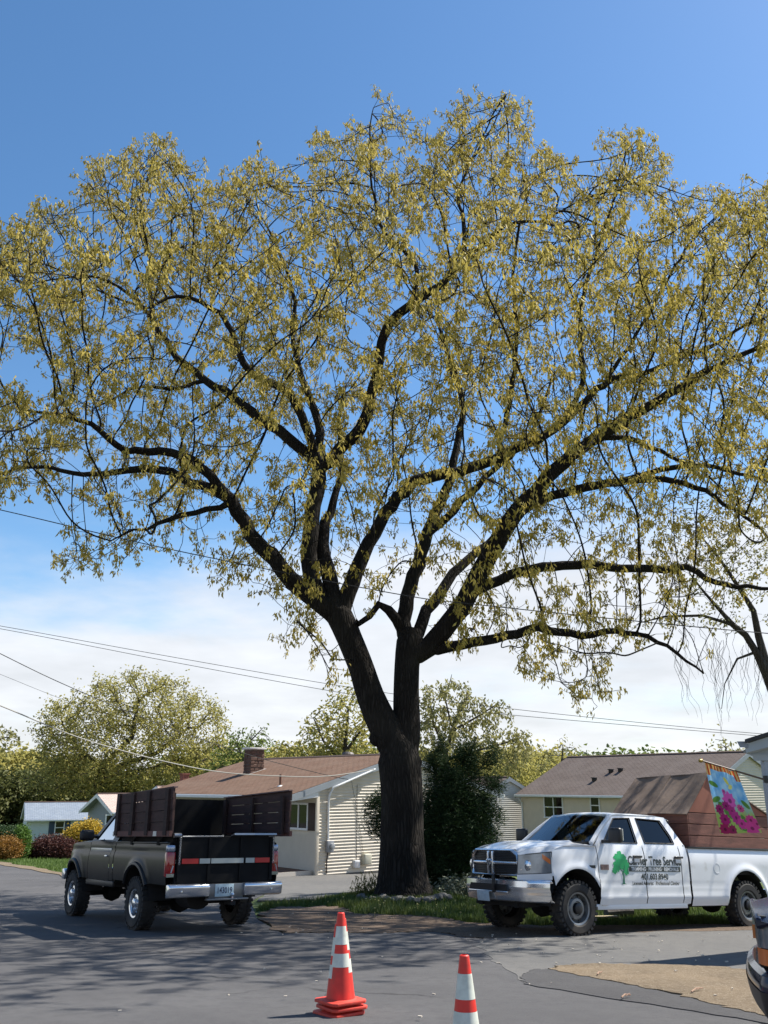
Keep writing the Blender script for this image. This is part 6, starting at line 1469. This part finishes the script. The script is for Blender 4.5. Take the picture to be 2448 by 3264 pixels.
shrub('golden_shrub', 'bright golden yellow shrub beside the purple bush', [(262, 2668, 55, 34, 1.0), (290, 2650, 30, 28, .8), (235, 2690, 40, 28, .8), (275, 2705, 55, 30, 1.0)], 53, mat('golden_leaf', (.36, .23, .020), .7, tint=(.58, .42, .05), trans=.3), 92, 2400, .15, .08)
shrub('arborvitae', 'upright bright green conical shrub near the cottage corner', [(72, 2680, 20, 38, .6), (70, 2710, 22, 26, .6), (66, 2655, 12, 20, .4)], 49, mat('arborvitae_leaf', (.06, .14, .015), .7, tint=(.13, .22, .03), trans=.25), 93, 1700, .11, .05)
shrub('orange_shrub', 'low orange brown shrub at the left end of the lawn', [(20, 2706, 46, 30, 1.0), (-40, 2704, 50, 32, 1.0)], 48, mat('orange_leaf', (.20, .095, .018), .7, tint=(.32, .17, .03), trans=.3), 94, 2000, .12, .06)
shrub('hedge', 'dark clipped hedge behind the orange shrub', [(20, 2665, 60, 24, 1.0), (-50, 2665, 60, 24, 1.0)], 55, mat('hedge_leaf', (.018, .040, .012), .7, tint=(.05, .10, .02), trans=.2), 95, 1800, .13, .07)
# weedy tuft and low plants by the stones
shrub('weeds', 'small dry weed tuft at the left of the oak base', [(1185, 2842, 22, 18, .2), (1150, 2852, 20, 10, .2)], 22.2, lf_d, 96, 160, .16, .02, -1.0, 4)
shrub('ground_cover', 'pale variegated ground cover plants under the juniper', [(1455, 2835, 55, 26, .4), (1510, 2838, 30, 26, .4), (1400, 2845, 30, 16, .3)], 23.0, mat('variegated_leaf', (.10, .13, .06), .7, tint=(.32, .34, .27), trans=.2), 97, 360, .11, .05, .2, 5)

# ---------- stones round the oak base
M_rock = mat('field_stone', (.13, .125, .115), .9, var=.35, vscale=6, bump=.6, bscale=16, dirt=((.28, .27, .25), 5, .55, .75))
for k in range(17):
    px = 1148 + k * 17.5 + random.uniform(-5, 5); py = 2862 + 10 * math.sin(k * .19) + random.uniform(-3, 5); p = gpx(px, py)
    s = random.uniform(.06, .12); bmv = bmesh.new(); bmesh.ops.create_icosphere(bmv, subdivisions=2, radius=1)
    for v in bmv.verts: v.co *= 1 + .22 * math.sin(v.co.x * 4 + k) * math.cos(v.co.y * 5 + 2 * k) + random.uniform(-.06, .06)
    for v in bmv.verts: v.co = Vector((v.co.x * s * 1.25, v.co.y * s, v.co.z * s * .75))
    me = bpy.data.meshes.new('stone'); bmv.to_mesh(me); bmv.free(); me.materials.append(M_rock)
    o = link('stone', me); o.location = p + Vector((0, 0, s * .35)); o.rotation_euler.z = random.uniform(0, 6)
    tag(o, 'pale field stone edging the ground at the foot of the big oak', 'stone', 'stones edging the oak bed')

# ------------------------------------------------------------------ overhead wires
def wire(label, pts, r, m):
    P = MB(); ps = [at(a, b, Y) for a, b, Y in pts]; out = []
    for i in range(len(ps) - 1):
        p0, p1, p2, p3 = ps[max(i - 1, 0)], ps[i], ps[i + 1], ps[min(i + 2, len(ps) - 1)]
        for q in range(8):
            t = q / 8; out.append(.5 * (2 * p1 + (p2 - p0) * t + (2 * p0 - 5 * p1 + 4 * p2 - p3) * t * t + (3 * p1 - p0 - 3 * p2 + p3) * t ** 3))
    out.append(ps[-1]); P.tube(out, r, 5); tag(P.build('wire', m), label, 'wire')
M_wire = mat('cable_dark', (.025, .025, .025), .6); M_wire2 = mat('cable_pale', (.30, .29, .26), .6)
wire('black cable sagging across the front of the oak trunks', [(-700, 1470, 19.5), (0, 1625, 19.5), (524, 1747, 19.5), (1224, 1886, 19.5), (1556, 1931, 19.5), (2448, 2019, 19.5), (3100, 2060, 19.5)], .011, M_wire)
wire('upper of two parallel wires passing behind the oak trunk', [(-600, 1895, 44), (0, 1995, 44), (560, 2096, 44), (1129, 2193, 44), (1608, 2257, 44), (2331, 2331, 44), (2800, 2362, 44)], .013, M_wire)
wire('lower of two parallel wires passing behind the oak trunk', [(-600, 1902, 44), (0, 2004, 44), (560, 2112, 44), (1129, 2215, 44), (1504, 2267, 44), (2375, 2342, 44), (2800, 2374, 44)], .013, M_wire)
e4 = H.root.matrix_basis @ Vector((H.gl(1112, 2484)[0], -.34, H.gl(1112, 2484)[1]))
wire('dark service wire dropping over the round oak to the gable', [(-300, 1930, 22), (0, 2083, 24), (217, 2187, 25.5), (505, 2306, 28), (803, 2409, 30.5), (1048, 2472, 31.9), (1110, 2484, 32.0)], .011, M_wire)
wire('thin wire ending behind the round oak', [(-200, 2070, 60), (0, 2149, 62), (174, 2219, 64), (330, 2276, 88)], .012, M_wire)
wire('pale service cable hanging in front of the brown roof', [(-300, 2130, 23), (0, 2249, 24.5), (298, 2366, 26.5), (651, 2453, 29), (900, 2474, 30.6), (1050, 2473, 31.7), (1192, 2452, 33.0)], .017, M_wire2)
